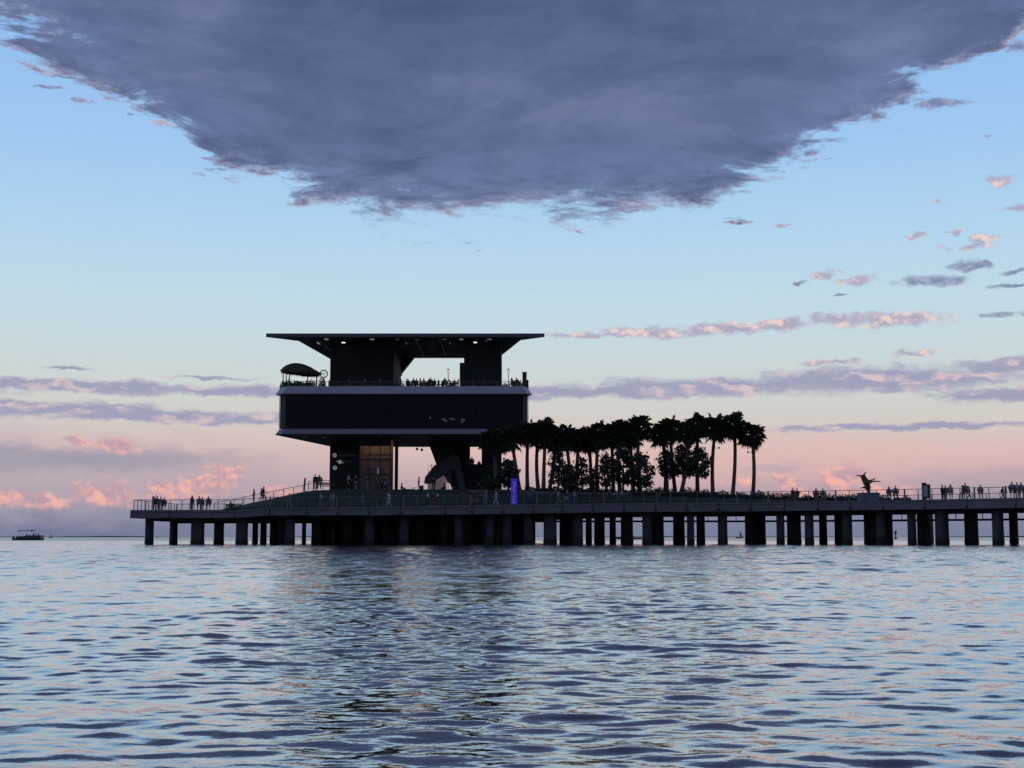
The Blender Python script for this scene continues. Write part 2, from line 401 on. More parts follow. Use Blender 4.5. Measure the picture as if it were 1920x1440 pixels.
# ------------------------------------------------------------------ water: one sheet, real waves near, finer rows towards the viewer
def build_water():
    rs = np.random.RandomState(11)
    rows = [-6000., -2000., -700., -250., -90., -35., -14., -6., -2.5, 0.0, 1.0, 1.6, 2.1]
    y_ = 2.3
    while y_ < 330: rows.append(y_); y_ += max(0.014, 0.0031 * y_)
    while y_ < 40000: rows.append(y_); y_ *= 1.12
    Y = np.array(rows)
    inner = np.linspace(-1, 1, 580)
    outer = np.array([1.15, 1.4, 1.9, 3, 6, 15, 40, 120, 400.])
    T = np.concatenate([-outer[::-1], inner, outer])
    half = 0.43 * np.clip(Y, 2.0, None) + 3.8
    half = np.where(Y < 2, 60.0, half)
    X = half[:, None] * T[None, :]
    YY = np.repeat(Y[:, None], len(T), 1)
    dy = np.gradient(Y)[:, None]
    H = np.zeros_like(X); DX = np.zeros_like(X); DY = np.zeros_like(X)
    comps = []
    for lam, n, slope, spread in ((7.5, 8, .018, .6), (3.0, 12, .026, .7), (1.4, 18, .040, .75), (0.72, 26, .062, .75), (0.38, 28, .044, .6), (0.21, 28, .050, .6), (0.14, 24, .036, .7)):
        for _ in range(n):
            L = lam * math.exp(rs.uniform(-.34, .34))
            th = rs.normal(-0.12, spread)
            k = 2 * math.pi / L
            comps.append((L, k * math.sin(th), -k * math.cos(th), slope / math.sqrt(n / 2.0) / k, rs.uniform(0, 6.283)))
    # gusts: patches where the small ripples are stronger or weaker
    gust = 1.0 + 0.35 * np.sin(X * .11 + YY * .05 + 1.0) * np.sin(YY * .083 - X * .031 + .4) + 0.25 * np.sin(X * .37 - YY * .29)
    shelter = 0.3 + 0.95 * np.clip((YY - 7.0) / 45.0, 0, 1)          # longer waves die away towards the beach
    for L, kx, ky, a, ph in comps:
        att = np.clip((L / np.maximum(dy, 1e-4) - 2.0) / 3.0, 0, 1)
        w = a * att * (gust if L < 0.5 else shelter)
        arg = kx * X + ky * YY + ph
        c, s_ = np.cos(arg), np.sin(arg)
        kk = math.hypot(kx, ky)
        H += w * c
        DX -= 0.75 * w * s_ * kx / kk; DY -= 0.75 * w * s_ * ky / kk
    fade = np.clip((YY - 1.0) / 1.5, 0, 1) * np.clip((3.0 - np.abs(T)[None, :]) / 1.8, 0, 1)
    H *= fade; DX *= fade; DY *= fade
    co = np.stack([X + DX, YY + DY, H], -1).reshape(-1, 3).astype(np.float32)
    nr, nc = X.shape
    i = (np.arange(nr - 1)[:, None] * nc + np.arange(nc - 1)[None, :]).ravel()
    q = np.stack([i, i + 1, i + nc + 1, i + nc], 1).astype(np.int32)
    me = bpy.data.meshes.new('water')
    me.vertices.add(len(co)); me.vertices.foreach_set('co', co.ravel())
    me.loops.add(q.size); me.loops.foreach_set('vertex_index', q.ravel())
    me.polygons.add(len(q)); me.polygons.foreach_set('loop_start', np.arange(0, q.size, 4, dtype=np.int32))
    me.polygons.foreach_set('use_smooth', np.ones(len(q), dtype=bool))
    me.update(calc_edges=True)
    m = bpy.data.materials.new('sea_water'); m.use_nodes = True
    g = NG(m.node_tree); bs = m.node_tree.nodes['Principled BSDF']
    bs.inputs['Base Color'].default_value = (0.008, 0.012, 0.018, 1)
    bs.inputs['IOR'].default_value = 1.36
    bs.inputs['Coat Weight'].default_value = 1.0
    bs.inputs['Coat Roughness'].default_value = 0.05
    bs.inputs['Coat IOR'].default_value = 1.37
    pos = g.new('ShaderNodeNewGeometry').outputs['Position']
    sp_ = g.new('ShaderNodeSeparateXYZ'); g.put(sp_.inputs[0], pos)
    g.put(bs.inputs['Roughness'], g.sm(sp_.outputs[1], 60.0, 420.0, 0.03, 0.32))     # wind-roughened out on the open bay
    g.put(bs.inputs['Coat Roughness'], g.sm(sp_.outputs[1], 60.0, 420.0, 0.03, 0.3))
    n1 = g.noise(g.vm('MULTIPLY', pos, (1.0, 1.5, 0)), 5.5, 3.0, 0.55)
    n2 = g.noise(g.vm('MULTIPLY', pos, (0.5, 0.8, 0)), 0.8, 4.0, 0.6)
    b1 = g.new('ShaderNodeBump'); b1.inputs['Strength'].default_value = 0.26; b1.inputs['Distance'].default_value = 0.035
    g.put(b1.inputs['Height'], n1)
    g.put(b1.inputs['Strength'], g.sm(sp_.outputs[1], 6.0, 70.0, 0.14, 0.6))          # the ripples too fine for the mesh
    b2 = g.new('ShaderNodeBump'); b2.inputs['Strength'].default_value = 0.12; b2.inputs['Distance'].default_value = 0.16
    g.put(b2.inputs['Height'], n2); g.put(b2.inputs['Normal'], b1.outputs[0])
    g.put(bs.inputs['Normal'], b2.outputs[0]); g.put(bs.inputs['Coat Normal'], b2.outputs[0])
    me.materials.append(m)
    tag(link('water', me), 'choppy grey blue bay water with dark ripples', kind='structure')


build_water()

# far shore: a thin wooded strip on the horizon
mb = MB()
prev = None
for i in range(0, 121):
    X = -5200 + 10400 * i / 120.0
    h = max(.3, 3.5 + 4 * math.sin(i * .37) * math.sin(i * .11 + 1) + rnd.uniform(-1.5, 1.5))
    if prev:
        mb.prism([(prev[0], 9000, -1), (X, 9000, -1), (X, 9150, -1), (prev[0], 9150, -1)], [(prev[0], 9010, prev[1]), (X, 9010, h), (X, 9140, h), (prev[0], 9140, prev[1])])
    prev = (X, h)
tag(mb.build('far_shore', 'shore'), 'low dark strip of wooded shore along the horizon', kind='structure')

# ------------------------------------------------------------------ the pier
ST = [(248, 150, 3.60, 20), (440, 150, 3.62, 22), (505, 150, 3.90, 50), (700, 150, 3.98, 50), (960, 150, 4.20, 50), (1020, 150, 4.25, 46), (1200, 150, 4.40, 24),
      (1440, 150, 4.48, 22), (1570, 147.0, 4.50, 21.5), (1700, 143.5, 4.52, 21.5), (1920, 136.5, 4.55, 21.5), (2250, 125, 4.60, 21.5)]


def deck(px):
    return interp(ST, px, 1), interp(ST, px, 2), interp(ST, px, 3)


def dpt(px, off=0.0, up=0.0):
    Y, Z, _ = deck(px)
    return Vector((XP(px, Y, 950), Y + off, Z + up))


def build_pier():
    p = thing('pier', 'long concrete pier on round piles reaching right across the water', 'pier', (0, 0, 0))
    # slab
    mb = MB()
    for a, b in zip(ST, ST[1:]):
        A, B = dpt(a[0], 0.30), dpt(b[0], 0.30)
        t = 0.72
        mb.raw([(A.x, A.y, A.z - t), (B.x, B.y, B.z - t), (B.x, b[1] + b[3], B.z - t), (A.x, a[1] + a[3], A.z - t),
                (A.x, A.y, A.z), (B.x, B.y, B.z), (B.x, b[1] + b[3], B.z), (A.x, a[1] + a[3], A.z)],
               [(3, 2, 1, 0), (4, 5, 6, 7), (0, 1, 5, 4), (2, 3, 7, 6)] + ([(3, 0, 4, 7)] if a is ST[0] else []) + ([(1, 2, 6, 5)] if b is ST[-1] else []))
    mb.build('deck_slab', 'concrete', p)
    # edge panels with open joints
    edges = [248, 318, 440, 505, 575, 634, 693, 752, 835, 885, 943, 1000, 1055, 1112, 1170, 1229, 1288, 1348, 1408, 1471, 1534, 1595, 1656, 1735, 1814, 1906, 1990, 2110, 2250]
    for a, b in zip(edges, edges[1:]):
        A, B = dpt(a), dpt(b)
        d = (B - A).normalized() * 0.045
        A, B = A + d, B - d
        t = 0.78 + 0.12 * min(1, max(0, (a - 440) / 400))
        for (nm, z0, z1, y0) in (('edge_panel', -t, -0.16, 0.0), ('kerb', -0.15, 0.10, -0.05)):
            MB().prism([(A.x, A.y + y0, A.z + z0), (B.x, B.y + y0, B.z + z0), (B.x, B.y + 0.28, B.z + z0), (A.x, A.y + 0.28, A.z + z0)],
                       [(A.x, A.y + y0, A.z + z1), (B.x, B.y + y0, B.z + z1), (B.x, B.y + 0.28, B.z + z1), (A.x, A.y + 0.28, A.z + z1)]).build(nm, 'concrete', p)
        # drain bracket under every joint
        MB().box(B.x - 0.13, B.x + 0.22, B.y - 0.06, B.y + 0.24, B.z - t - 0.03, B.z - 0.55).build('bracket', 'dark_metal', p)
    # end panel on the left tip
    A = dpt(248)
    MB().box(A.x - 0.2, A.x - 0.01, A.y, A.y + 20, A.z - 0.78, A.z + 0.1).build('edge_panel', 'concrete', p)
    # piles
    vers = []
    for k, r in enumerate((0.5, 0.56, 0.62)):
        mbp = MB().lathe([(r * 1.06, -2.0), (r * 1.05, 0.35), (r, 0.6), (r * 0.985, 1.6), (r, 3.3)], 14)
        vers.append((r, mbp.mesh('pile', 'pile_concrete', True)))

    def pile(px, Y, wpx=None):
        s_ = Y / F
        r = (wpx or 18) * s_ / 2
        R, me = min(vers, key=lambda q: abs(q[0] - r))
        o = link('pile', me, p, (XP(px, Y, 1000), Y, 0), (0, 0, rnd.uniform(0, 6)))
        kk = r / R
        o.scale = (kk, kk, 1 + (interp(ST, px, 2) - 0.72 - 3.3 + 0.25) / 3.3)
    # groups of piles: dark intervals between the open gaps, filled from several rows
    solid = [(272, 288), (318, 333), (358, 383), (401, 420), (442, 465), (473, 484), (488, 500), (506, 553), (566, 574), (584, 612),
             (1019, 1044), (1049, 1093), (1098, 1110), (1114, 1134), (1143, 1155), (1164, 1187), (1204, 1245), (1262, 1284), (1288, 1302), (1306, 1322), (1346, 1364), (1397, 1436),
             (1456, 1471), (1476, 1502), (1509, 1526), (1536, 1551), (1565, 1598), (1620, 1674), (1702, 1718), (1720, 1750), (1754, 1779), (1809, 1834), (1861, 1882), (1893, 1909), (1928, 1950), (1975, 1998), (2040, 2062)]
    k = 0
    for a, b in solid:
        w = b - a
        Yf, _, dep = deck((a + b) / 2)
        rows = [Yf + 1.6, Yf + 7.5, Yf + 13.5, Yf + min(dep - 1.5, 19.5)]
        if w <= 26:
            pile((a + b) / 2, rows[(0, 2, 0, 1)[k % 4]] if w > 13 else rows[3], w)
        else:
            n = max(2, math.ceil(w / 17.0))
            ww = 19.0
            for i in range(n):
                pile(a + ww / 2 + (w - ww) * i / (n - 1), rows[(i * 2 + (i * 2) // 4 + k) % 4], ww)
        k += 1
    # under the pier head: a dense field of piles before the foundation walls
    for j, Y in enumerate((151.6, 158, 165, 172, 180)):
        n = (6, 10, 12, 14, 16)[j]
        for i in range(n):
            q = 625 + (1000 - 625) * (i + 0.5 + rnd.uniform(-.25, .25)) / n
            if j == 0: q = (693, 758, 860, 918, 951, 990)[i]
            pile(q, Y, 17 if j < 3 else 15)
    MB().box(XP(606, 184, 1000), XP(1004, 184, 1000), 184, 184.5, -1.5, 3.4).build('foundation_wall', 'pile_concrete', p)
    # crossheads on the piles
    for px in (280, 326, 370, 410, 453, 530, 590, 693, 760, 860, 951, 1031, 1071, 1124, 1176, 1224, 1272, 1313, 1355, 1415, 1464, 1489, 1543, 1582, 1647, 1735, 1767, 1822, 1872, 1901, 1990, 2051):
        Y, Z, dep = deck(px)
        dd = min(dep, 22)
        X = XP(px, Y, 960)
        MB().prism([(X - .6, Y + .9, Z - 1.05), (X + .6, Y + .9, Z - 1.05), (X + .6, Y + dd - .8, Z - 1.05), (X - .6, Y + dd - .8, Z - 1.05)],
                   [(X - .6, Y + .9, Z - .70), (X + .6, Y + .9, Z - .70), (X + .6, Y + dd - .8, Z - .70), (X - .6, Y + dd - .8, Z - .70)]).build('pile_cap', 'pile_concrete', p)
    # back edge beam and utility pipe hung below it
    for a, b in zip(ST, ST[1:]):
        A, B = dpt(a[0]), dpt(b[0])
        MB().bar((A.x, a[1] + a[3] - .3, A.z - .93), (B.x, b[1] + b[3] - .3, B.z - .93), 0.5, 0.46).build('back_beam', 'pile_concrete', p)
    pts = [(XP(q, deck(q)[0]), deck(q)[0] + min(deck(q)[2], 22) - 0.3, 2.72) for q in (1005, 1100, 1200, 1320, 1440, 1570, 1700, 1920, 2250)]
    pipe = MB().tube(pts, 0.12, 8).build('utility_pipe', 'dark_metal', p)
    for q in range(1020, 2200, 60):
        Y, Z, dep = deck(q)
        X, yb = XP(q, Y), Y + min(dep, 22) - 0.3
        MB().box(X - .04, X + .04, yb - .04, yb + .04, 2.8, Z - 1.0).build('hanger', 'dark_metal', pipe)
    return p


build_pier()

# planted bank and plaza that rise behind the promenade
PL = [(400, 3.74), (575, 6.12), (620, 6.25), (960, 6.25), (1000, 6.12), (1200, 5.80), (1440, 5.15), (1600, 4.85), (1700, 4.60)]
YB0, YB1 = 156.2, 160.0


def bank_front(px): return YB0 if px < 1440 else YB0 - (px - 1440) / 260.0 * 6.0


def build_bank():
    rows = []
    for px in list(range(425, 1701, 25)):
        zt = interp(PL, px)
        y0 = bank_front(px)
        y1 = y0 + 3.8
        zb = deck(px)[1] + 0.004
        yb = 160.6 if px < 575 else 199.0 if px < 1000 else (interp([(1000, 199), (1060, 172), (1200, 169), (1440, 164), (1700, 153.5)], px))
        X = XP(px, y0)
        w = lambda a: 0.12 * math.sin(px * .13 + a) * (px > 980)
        rows.append([(X, y0, zb), (X, y0 + .02, zb + .35), (X, y0 + 1.6, zb + .35 + (zt - zb - .35) * .5 + w(0)), (X, y1, zt + w(1)), (X, y1 + (yb - y1) * .5, zt + .25 * (px > 1000) + w(2)), (X, yb - .3, zt), (X, yb, zb)])
    n = len(rows[0])
    mb = MB().raw([q for r in rows for q in r], [(i * n + j, (i + 1) * n + j, (i + 1) * n + j + 1, i * n + j + 1) for i in range(len(rows) - 1) for j in range(n - 1)]
                  + [tuple(range(n)), tuple((len(rows) - 1) * n + j for j in range(n - 1, -1, -1))])
    tag(mb.build('lawn', 'grass'), 'dark grassy bank rising from the promenade to the plaza', kind='structure')
    # plaza paving and kerbs on top
    mb = MB().box(XP(622, 160.4), XP(985, 160.4), 160.6, 198, 6.1, 6.258)
    tag(mb.build('plaza', 'concrete'), 'flat paved plaza under the building', kind='structure')
    for a, b in ((880, 958), (972, 1000), (1002, 1052), (1062, 1110), (1118, 1178)):
        A = Vector((XP(a, 159.2), 159.2, interp(PL, a) - .30)); B = Vector((XP(b, 159.2), 159.2, interp(PL, b) - .30))
        tag(MB().bar(A, B, 0.35, 0.5).build('garden_kerb', 'concrete'), 'pale kerb along the top of the grassy bank, %s' % {880: 'between the stair and the blue sign', 972: 'just right of the blue sign', 1002: 'under the two leaning palms', 1062: 'under the small bushy trees', 1118: 'under the dense trees at the middle of the grove'}[a], 'kerb', 'kerbs along the bank')
    # ramp on the left
    a, b = XP(398, 161), XP(576, 161)
    m2 = MB().prism([(a, 160.7, 3.55), (b, 160.7, 3.85), (b, 166, 3.85), (a, 166, 3.55)], [(a, 160.7, 3.72), (b, 160.7, 6.11), (b, 166, 6.11), (a, 166, 3.72)])
    tag(m2.build('ramp', 'concrete'), 'sloping walkway climbing from the lower deck to the plaza', kind='structure')


build_bank()


# ------------------------------------------------------------------ railings
post_me = MB().box(-.035, .035, -.03, .03, 0, 1.08).mesh('post', 'metal')
post_big = MB().box(-.075, .075, -.05, .05, -.25, 1.14).mesh('post', 'metal')


def railing(label, pts, spacing, group=None, every=0, height=1.08, cat='railing', cables=4):
    pts = [Vector(q) for q in pts]
    t = thing('railing', label, cat, tuple(pts[0]), 0, group)
    loc = [q - pts[0] for q in pts]
    up = Vector((0, 0, height))
    MB().tube([q + up for q in loc], 0.032, 6).build('top_rail', 'metal', t)
    for k in range(cables):
        z = height * (k + 1) / (cables + 1)
        MB().tube([q + Vector((0, 0, z)) for q in loc], 0.009, 3, False).build('cable', 'metal', t)
    dist = 0.0; n = 0
    for a, b in zip(loc, loc[1:]):
        L = (b - a).length
        d = dist
        while d < L - 1e-6:
            q = a + (b - a) * (d / L)
            o = link('post', post_big if every and n % every == 0 else post_me, t, q)
            o.rotation_euler = (0, 0, math.atan2(b.y - a.y, b.x - a.x)); o.scale.z = height / 1.08
            n += 1; d += spacing
        dist = d - L
    link('post', post_me, t, loc[-1])
    return t


G = 'steel railings of the pier'
railing('steel railing along the front of the low deck at the pier tip', [dpt(q, .18, .1) for q in (250, 318, 440, 505)], 1.3, G)
A = dpt(250, .18, .1)
railing('steel railing across the left tip of the low deck', [A + Vector((0, .05, 0)), A + Vector((0, 19.2, 0))], 1.5, G)
railing('steel railing along the back of the low deck', [A + Vector((.05, 19.3, 0)), Vector((XP(440, 169.5), 169.5, 3.72))], 1.5, G)
railing('steel railing with heavier posts in front of the grassy bank', [dpt(q, .18, .1) for q in (506, 700, 960, 1020, 1200, 1440)], 1.44, G, 5)
railing('steel railing with heavier posts from the last palm to the right edge', [dpt(q, .18, .1) for q in (1442, 1570, 1700, 1920, 2240)], 1.44, G, 5)
railing('steel railing climbing along the sloping walkway to the plaza', [Vector((XP(402, 165.7), 165.7, 3.75)), Vector((XP(576, 160.5) + .0, 165.7, 6.12))], 1.2, G)
railing('steel railing on the plaza edge left of the building', [Vector((XP(578, 161), 161, 6.14)), Vector((XP(618, 161), 161, 6.25))], 0.85, G)
railing('far steel railing on the approach behind the walkers', [Vector((XP(q, deck(q)[0]), deck(q)[0] + 21.0, deck(q)[1])) for q in (1690, 1920, 2240)], 1.6, G)

# ------------------------------------------------------------------ the building over the plaza
def cz(py): return (ZP(py, 1000.0) - HC) / 1000.0
def Yfrom(Z, py): return (Z - HC) / cz(py)


def grow(poly, k):
    cx = sum(q[0] for q in poly) / len(poly); cy = sum(q[1] for q in poly) / len(poly)
    return [(cx + (q[0] - cx) * k, cy + (q[1] - cy) * k) for q in poly]


def loft(mb, loops, cap=True):
    """loops: list of (xy polygon, z)"""
    n = len(loops[0][0]); vs_ = [(q[0], q[1], z) for poly, z in loops for q in poly]
    fs = [(i * n + k, i * n + (k + 1) % n, (i + 1) * n + (k + 1) % n, (i + 1) * n + k) for i in range(len(loops) - 1) for k in range(n)]
    if cap: fs += [tuple(range(n - 1, -1, -1)), tuple((len(loops) - 1) * n + k for k in range(n))]
    return mb.raw(vs_, fs)


Z_PLAZA = 6.25
Z_SOF, Z_BAND, Z_FB, Z_FT = ZP(814.5, 168), ZP(804, 168), ZP(739, 168), ZP(724, 168)
Z_TER = Z_FT - 0.45
Z_RU, Z_RT = ZP(632, 170), ZP(626, 170)


def build_building():
    b = thing('pavilion_building', 'dark flat roofed pavilion on open ground floor above the pier', 'building', (0, 0, 0))
    mid = [(XP(536, 168, 770), 168.0), (XP(980, 168, 770), 168.0), (XP(989.5, 169.4, 770), 169.4), (XP(905, 191, 770), 191.0), (XP(628, 191, 770), 191.0), (XP(525, 169.4, 770), 169.4)]
    out = grow(mid, 1.034)
    # soffit slab and lower band
    loft(MB(), [(grow(mid, 1.03), Z_SOF), (out, Z_SOF + .06), (grow(mid, 1.002), Z_BAND)]).build('lower_band', 'band_panel', b)
    loft(MB(), [(grow(mid, 1.015), Z_SOF - .03), (grow(mid, 1.015), Z_SOF - .002)]).build('soffit', 'soffit', b)
    # dark storey: core box behind the glazing, panes and mullions in front
    loft(MB(), [(grow(mid, .975), Z_BAND + .002), (grow(mid, .975), Z_FB - .05)]).build('storey_wall', 'dark_panel', b)
    fac = mid
    for (p0, p1, n) in ((fac[5], fac[0], 1), (fac[0], fac[1], 22), (fac[1], fac[2], 1), (fac[2], fac[3], 14), (fac[4], fac[5], 14)):
        d = (Vector(p1) - Vector(p0)); L = d.length; d /= L; nrm = Vector((d.y, -d.x))
        for i in range(n):
            a = Vector(p0) + d * (L * i / n + .035); c = Vector(p0) + d * (L * (i + 1) / n - .035)
            a2, c2 = a - nrm * .05, c - nrm * .05
            gm = 'dark_panel' if n == 1 else 'dark_glass'
            MB().prism([(a.x, a.y, Z_BAND + .08), (c.x, c.y, Z_BAND + .08), (c2.x, c2.y, Z_BAND + .08), (a2.x, a2.y, Z_BAND + .08)],
                       [(a.x, a.y, Z_FB - .1), (c.x, c.y, Z_FB - .1), (c2.x, c2.y, Z_FB - .1), (a2.x, a2.y, Z_FB - .1)]).build('wall_panel' if n == 1 else 'glass_panel', gm, b)
            q = Vector(p0) + d * (L * i / n)
            MB().bar((q.x + nrm.x * .06, q.y + nrm.y * .06, Z_BAND), (q.x + nrm.x * .06, q.y + nrm.y * .06, Z_FB - .03), .06, .12).build('mullion', 'dark_panel', b)
    # glow specks added just outside the glass, imitating lights within
    for px, py, w in ((806, 783, .25), (832, 786, .5), (836, 789, .4), (846, 785, .4), (851, 786, .35), (868, 787, .5), (866, 791, .3)):
        q = at(px, py, 167.99)
        MB().box(q.x - w / 2, q.x + w / 2, 167.985, 167.994, q.z - .1, q.z + .1).build('glow_speck', 'faint_glow', b)
    # upper fascia, leaning out at its foot
    f = loft(MB(), [(grow(mid, .99), Z_FB - .08), (out, Z_FB + .02), (out, Z_FB + .10), (grow(mid, .995), Z_FT), (grow(mid, .985), Z_FT), (grow(mid, .985), Z_TER + .02)], cap=False)
    f.build('fascia_band', 'white_panel', b)
    loft(MB(), [(grow(mid, .99), Z_FB - .06), (grow(mid, .984), Z_TER)]).build('terrace_floor', 'concrete', b)
    # roof plate
    yl2, yl3 = Yfrom(Z_RU, 639.5), Yfrom(Z_RU, 673)
    yr2, yr3 = Yfrom(Z_RU, 638), Yfrom(Z_RU, 666)
    yb = Yfrom(Z_RU, 671.5)
    roof = [(XP(499.5, 170, 630), 170.0), (XP(1020.5, 170, 630), 170.0), (XP(976, yr2, 638), yr2), (XP(941, yr3, 666), yr3), (XP(880, yb, 671), yb), (XP(700, yb, 671), yb), (XP(619, yl3, 673), yl3), (XP(560, yl2, 639), yl2)]
    r = loft(MB(), [(roof, Z_RU), (roof, Z_RT)]).build('roof', 'soffit', b)
    a, c = roof[0], roof[1]
    MB().box(a[0] - .03, c[0] + .03, a[1] - .08, a[1] - .005, Z_RU - .02, Z_RT + .05).build('roof_edge', 'grey_panel', r)
    for px, py in ((672, 625), (905, 625)):
        q = at(px, py, 178)
        MB().box(q.x - .12, q.x + .12, 178, 178.4, Z_RT, Z_RT + .5).build('roof_vent', 'dark_metal', r)
    for px, py, m_, w, l in ((644, 642.5, 'lamp_white', .42, .5), (891, 642.2, 'lamp_white', .42, .5), (612, 636.3, 'lamp_dim', .5, .9), (597, 643.5, 'lamp_dim', .25, 1.8), (698, 636.3, 'lamp_dim', .5, .9),
                         (781, 636.5, 'faint_glow', .6, .6), (762, 643.5, 'faint_glow', .25, 1.6), (745, 636.5, 'faint_glow', .5, .6), (866, 636.4, 'lamp_dim', .6, .8), (844, 643.5, 'faint_glow', .25, 1.6), (917, 636.4, 'lamp_dim', .6, .6), (834, 636.4, 'faint_glow', .6, .6), (912, 640, 'faint_glow', .4, .8)):
        Y = Yfrom(Z_RU - .03, py); X = XP(px, Y, py)
        MB().box(X - w / 2, X + w / 2, Y - l / 2, Y + l / 2, Z_RU - .05, Z_RU - .004).build('ceiling_lamp', m_, r)
    # ribs under the roof
    for i in range(8):
        X = roof[0][0] + 6.4 + i * 3.0
        MB().box(X - .07, X + .07, 171.2, 187, Z_RU - .16, Z_RU - .002).build('rib', 'dark_metal', r)
    # cores that carry the roof
    x0, x1 = XP(619, 176, 690), XP(752, 188, 690)
    MB().box(x0, x1, 176, 188, Z_TER + .004, Z_RU - .004).build('core_wall', 'dark_panel', b)
    for i in range(1, 4):
        X = x0 + (x1 - x0) * i / 4
        MB().box(X - .03, X + .03, 175.93, 175.995, Z_TER + .01, Z_RU - .2).build('panel_joint', 'dark_metal', b)
    q0, q1, q2 = at(735, 671.5, 188.3), at(776, 671.5, 188.3), at(752, 698, 188.3)
    MB().prism([(q0.x, 188.2, q2.z - .3), (q2.x, 188.2, q2.z - .3), (q2.x, 188.2, q2.z), (q1.x, 188.2, Z_RU - .003), (q0.x, 188.2, Z_RU - .003)],
               [(q0.x, 190.2, q2.z - .3), (q2.x, 190.2, q2.z - .3), (q2.x, 190.2, q2.z), (q1.x, 190.2, Z_RU - .003), (q0.x, 190.2, Z_RU - .003)]).build('slanted_brace', 'dark_panel', b)
    x0, x1 = XP(870, 176, 690), XP(940, 176, 690)
    MB().box(x0, x1, 176, 187, Z_TER + .004, Z_RU - .004).build('core_wall', 'dark_panel', b)
    X = XP(862, 180, 690)
    MB().box(X, XP(870.5, 180, 690), 180, 180.3, Z_TER, ZP(680, 180)).build('screen_panel', 'grey_panel', b)
    # ground floor, left: signed wall, lobby, column
    xl, xm, xr = XP(618, 178, 880), XP(673, 178, 880), XP(733, 178, 880)
    w = MB().box(xl, xm, 178, 187, Z_PLAZA, Z_SOF - .033).build('core_wall', 'dark_panel', b)
    for px, py, rr in ((627.3, 853.5, .27), (637.3, 866, .25), (627.8, 877, .28)):
        q = at(px, py, 177.95)
        n = 16
        e = MB().prism([(q.x + rr * math.cos(t * 2 * math.pi / n), 177.99, q.z + rr * math.sin(t * 2 * math.pi / n)) for t in range(n)],
                       [(q.x + rr * math.cos(t * 2 * math.pi / n), 177.93, q.z + rr * math.sin(t * 2 * math.pi / n)) for t in range(n)]).build('sign_emblem', 'lamp_dim', w)
        mk = MB()
        if py == 866:                                  # winged emblem
            mk.bar((q.x - .48, 177.93, q.z + .07), (q.x + .1, 177.93, q.z - .02), .03, .07).bar((q.x - .1, 177.93, q.z - .02), (q.x + .52, 177.93, q.z - .14), .03, .07)
            e2 = mk.build('sign_wing', 'lamp_dim', w)
        elif py < 860:
            mk.box(q.x - .08, q.x + .08, 177.90, 177.925, q.z - .1, q.z + .09).build('sign_mark', 'grey_panel', w)
        else:
            mk.box(q.x - .03, q.x + .1, 177.90, 177.925, q.z - .02, q.z + .14).build('sign_mark', 'grey_panel', w)
    for pa, pb, py in ((635, 667, 853.5), (646, 661, 865)):
        px = pa
        while px < pb:
            wd = rnd.uniform(1.2, 3.0)
            q = at(px, py, 177.95); q2 = at(px + wd, py, 177.95)
            MB().box(q.x, q2.x, 177.94, 177.995, q.z - rnd.uniform(.12, .2), q.z + rnd.uniform(.1, .2)).build('sign_stroke', 'lettering', w)
            px += wd + rnd.uniform(.6, 1.2)
    # lobby
    MB().box(xm + .01, xr, 181.1, 181.4, Z_PLAZA, Z_SOF - .033).build('lobby_wall', 'wood', b)
    lob = MB().box(xm + .02, xr - .02, 178.0, 178.04, Z_PLAZA + .05, Z_SOF - .1).build('lobby_glass', 'pane', b)
    for i in range(4):
        X = xm + .05 + (xr - xm - .1) * i / 3
        MB().box(X - .05, X + .05, 177.96, 178.08, Z_PLAZA + .01, Z_SOF - .005).build('mullion', 'dark_metal', lob)
    MB().box(xm + .1, xr - .1, 177.9, 178.1, Z_SOF - .75, Z_SOF - .04).build('header', 'dark_metal', lob)
    for z in (Z_PLAZA + 2.5, Z_PLAZA + 4.4):
        MB().box(xm + .1, xr - .1, 177.97, 178.07, z - .05, z + .05).build('transom', 'dark_metal', lob)
    for i, z in enumerate((Z_PLAZA + 3.0, Z_PLAZA + 3.6, Z_PLAZA + 4.8, Z_PLAZA + 5.4)):
        MB().box(xm + .3, xr - .3, 180.95, 181.08, z - .09, z + .09).build('wall_slat', 'wood', b)
    for i in range(3):
        X = xm + .8 + i * 1.35
        MB().box(X - .4, X + .4, 179.0, 180.2, Z_SOF - .2, Z_SOF - .04).build('lobby_fill', 'warm_fill', b)  # unseen glow boxes added behind the header to warm and brighten the lobby
    q = at(709, 883, 179)
    MB().box(q.x - .1, q.x + .1, 178.9, 179.0, q.z - .4, q.z + .4).build('tube_lamp', 'lamp_dim', b)
    q = at(727, 883, 180.6)
    MB().prism([(q.x - .42, 180.5, q.z - .1), (q.x, 180.5, q.z - .45), (q.x + .42, 180.5, q.z - .1), (q.x + .42, 180.5, q.z + .4), (q.x - .42, 180.5, q.z + .4)],
               [(q.x - .42, 180.6, q.z - .1), (q.x, 180.6, q.z - .45), (q.x + .42, 180.6, q.z - .1), (q.x + .42, 180.6, q.z + .4), (q.x - .42, 180.6, q.z + .4)]).build('lobby_panel', 'orange', b)
    MB().box(XP(740, 178, 880), XP(746, 178, 880), 178, 178.45, Z_PLAZA, Z_SOF - .033).build('column', 'dark_panel', b)
    # ground floor, right: the stair and the core behind it
    Yc = 184.0

    def slab(name, poly, Y, th, mat, par=b):
        vs_ = [at(px, py, Y) for px, py in poly]
        return MB().prism([(q.x, Y, q.z) for q in vs_], [(q.x, Y + th, q.z) for q in vs_]).build(name, mat, par)
    slab('stair_flight', [(803, 830), (846, 830), (884, 917), (850, 917), (818, 871)], 181.2, 1.6, 'dark_panel')
    st = slab('lower_flight', [(795, 906), (797, 895), (812, 875), (848, 851), (859, 855), (863, 873), (838, 886), (804, 907)], 179.2, 1.7, 'grey_panel')
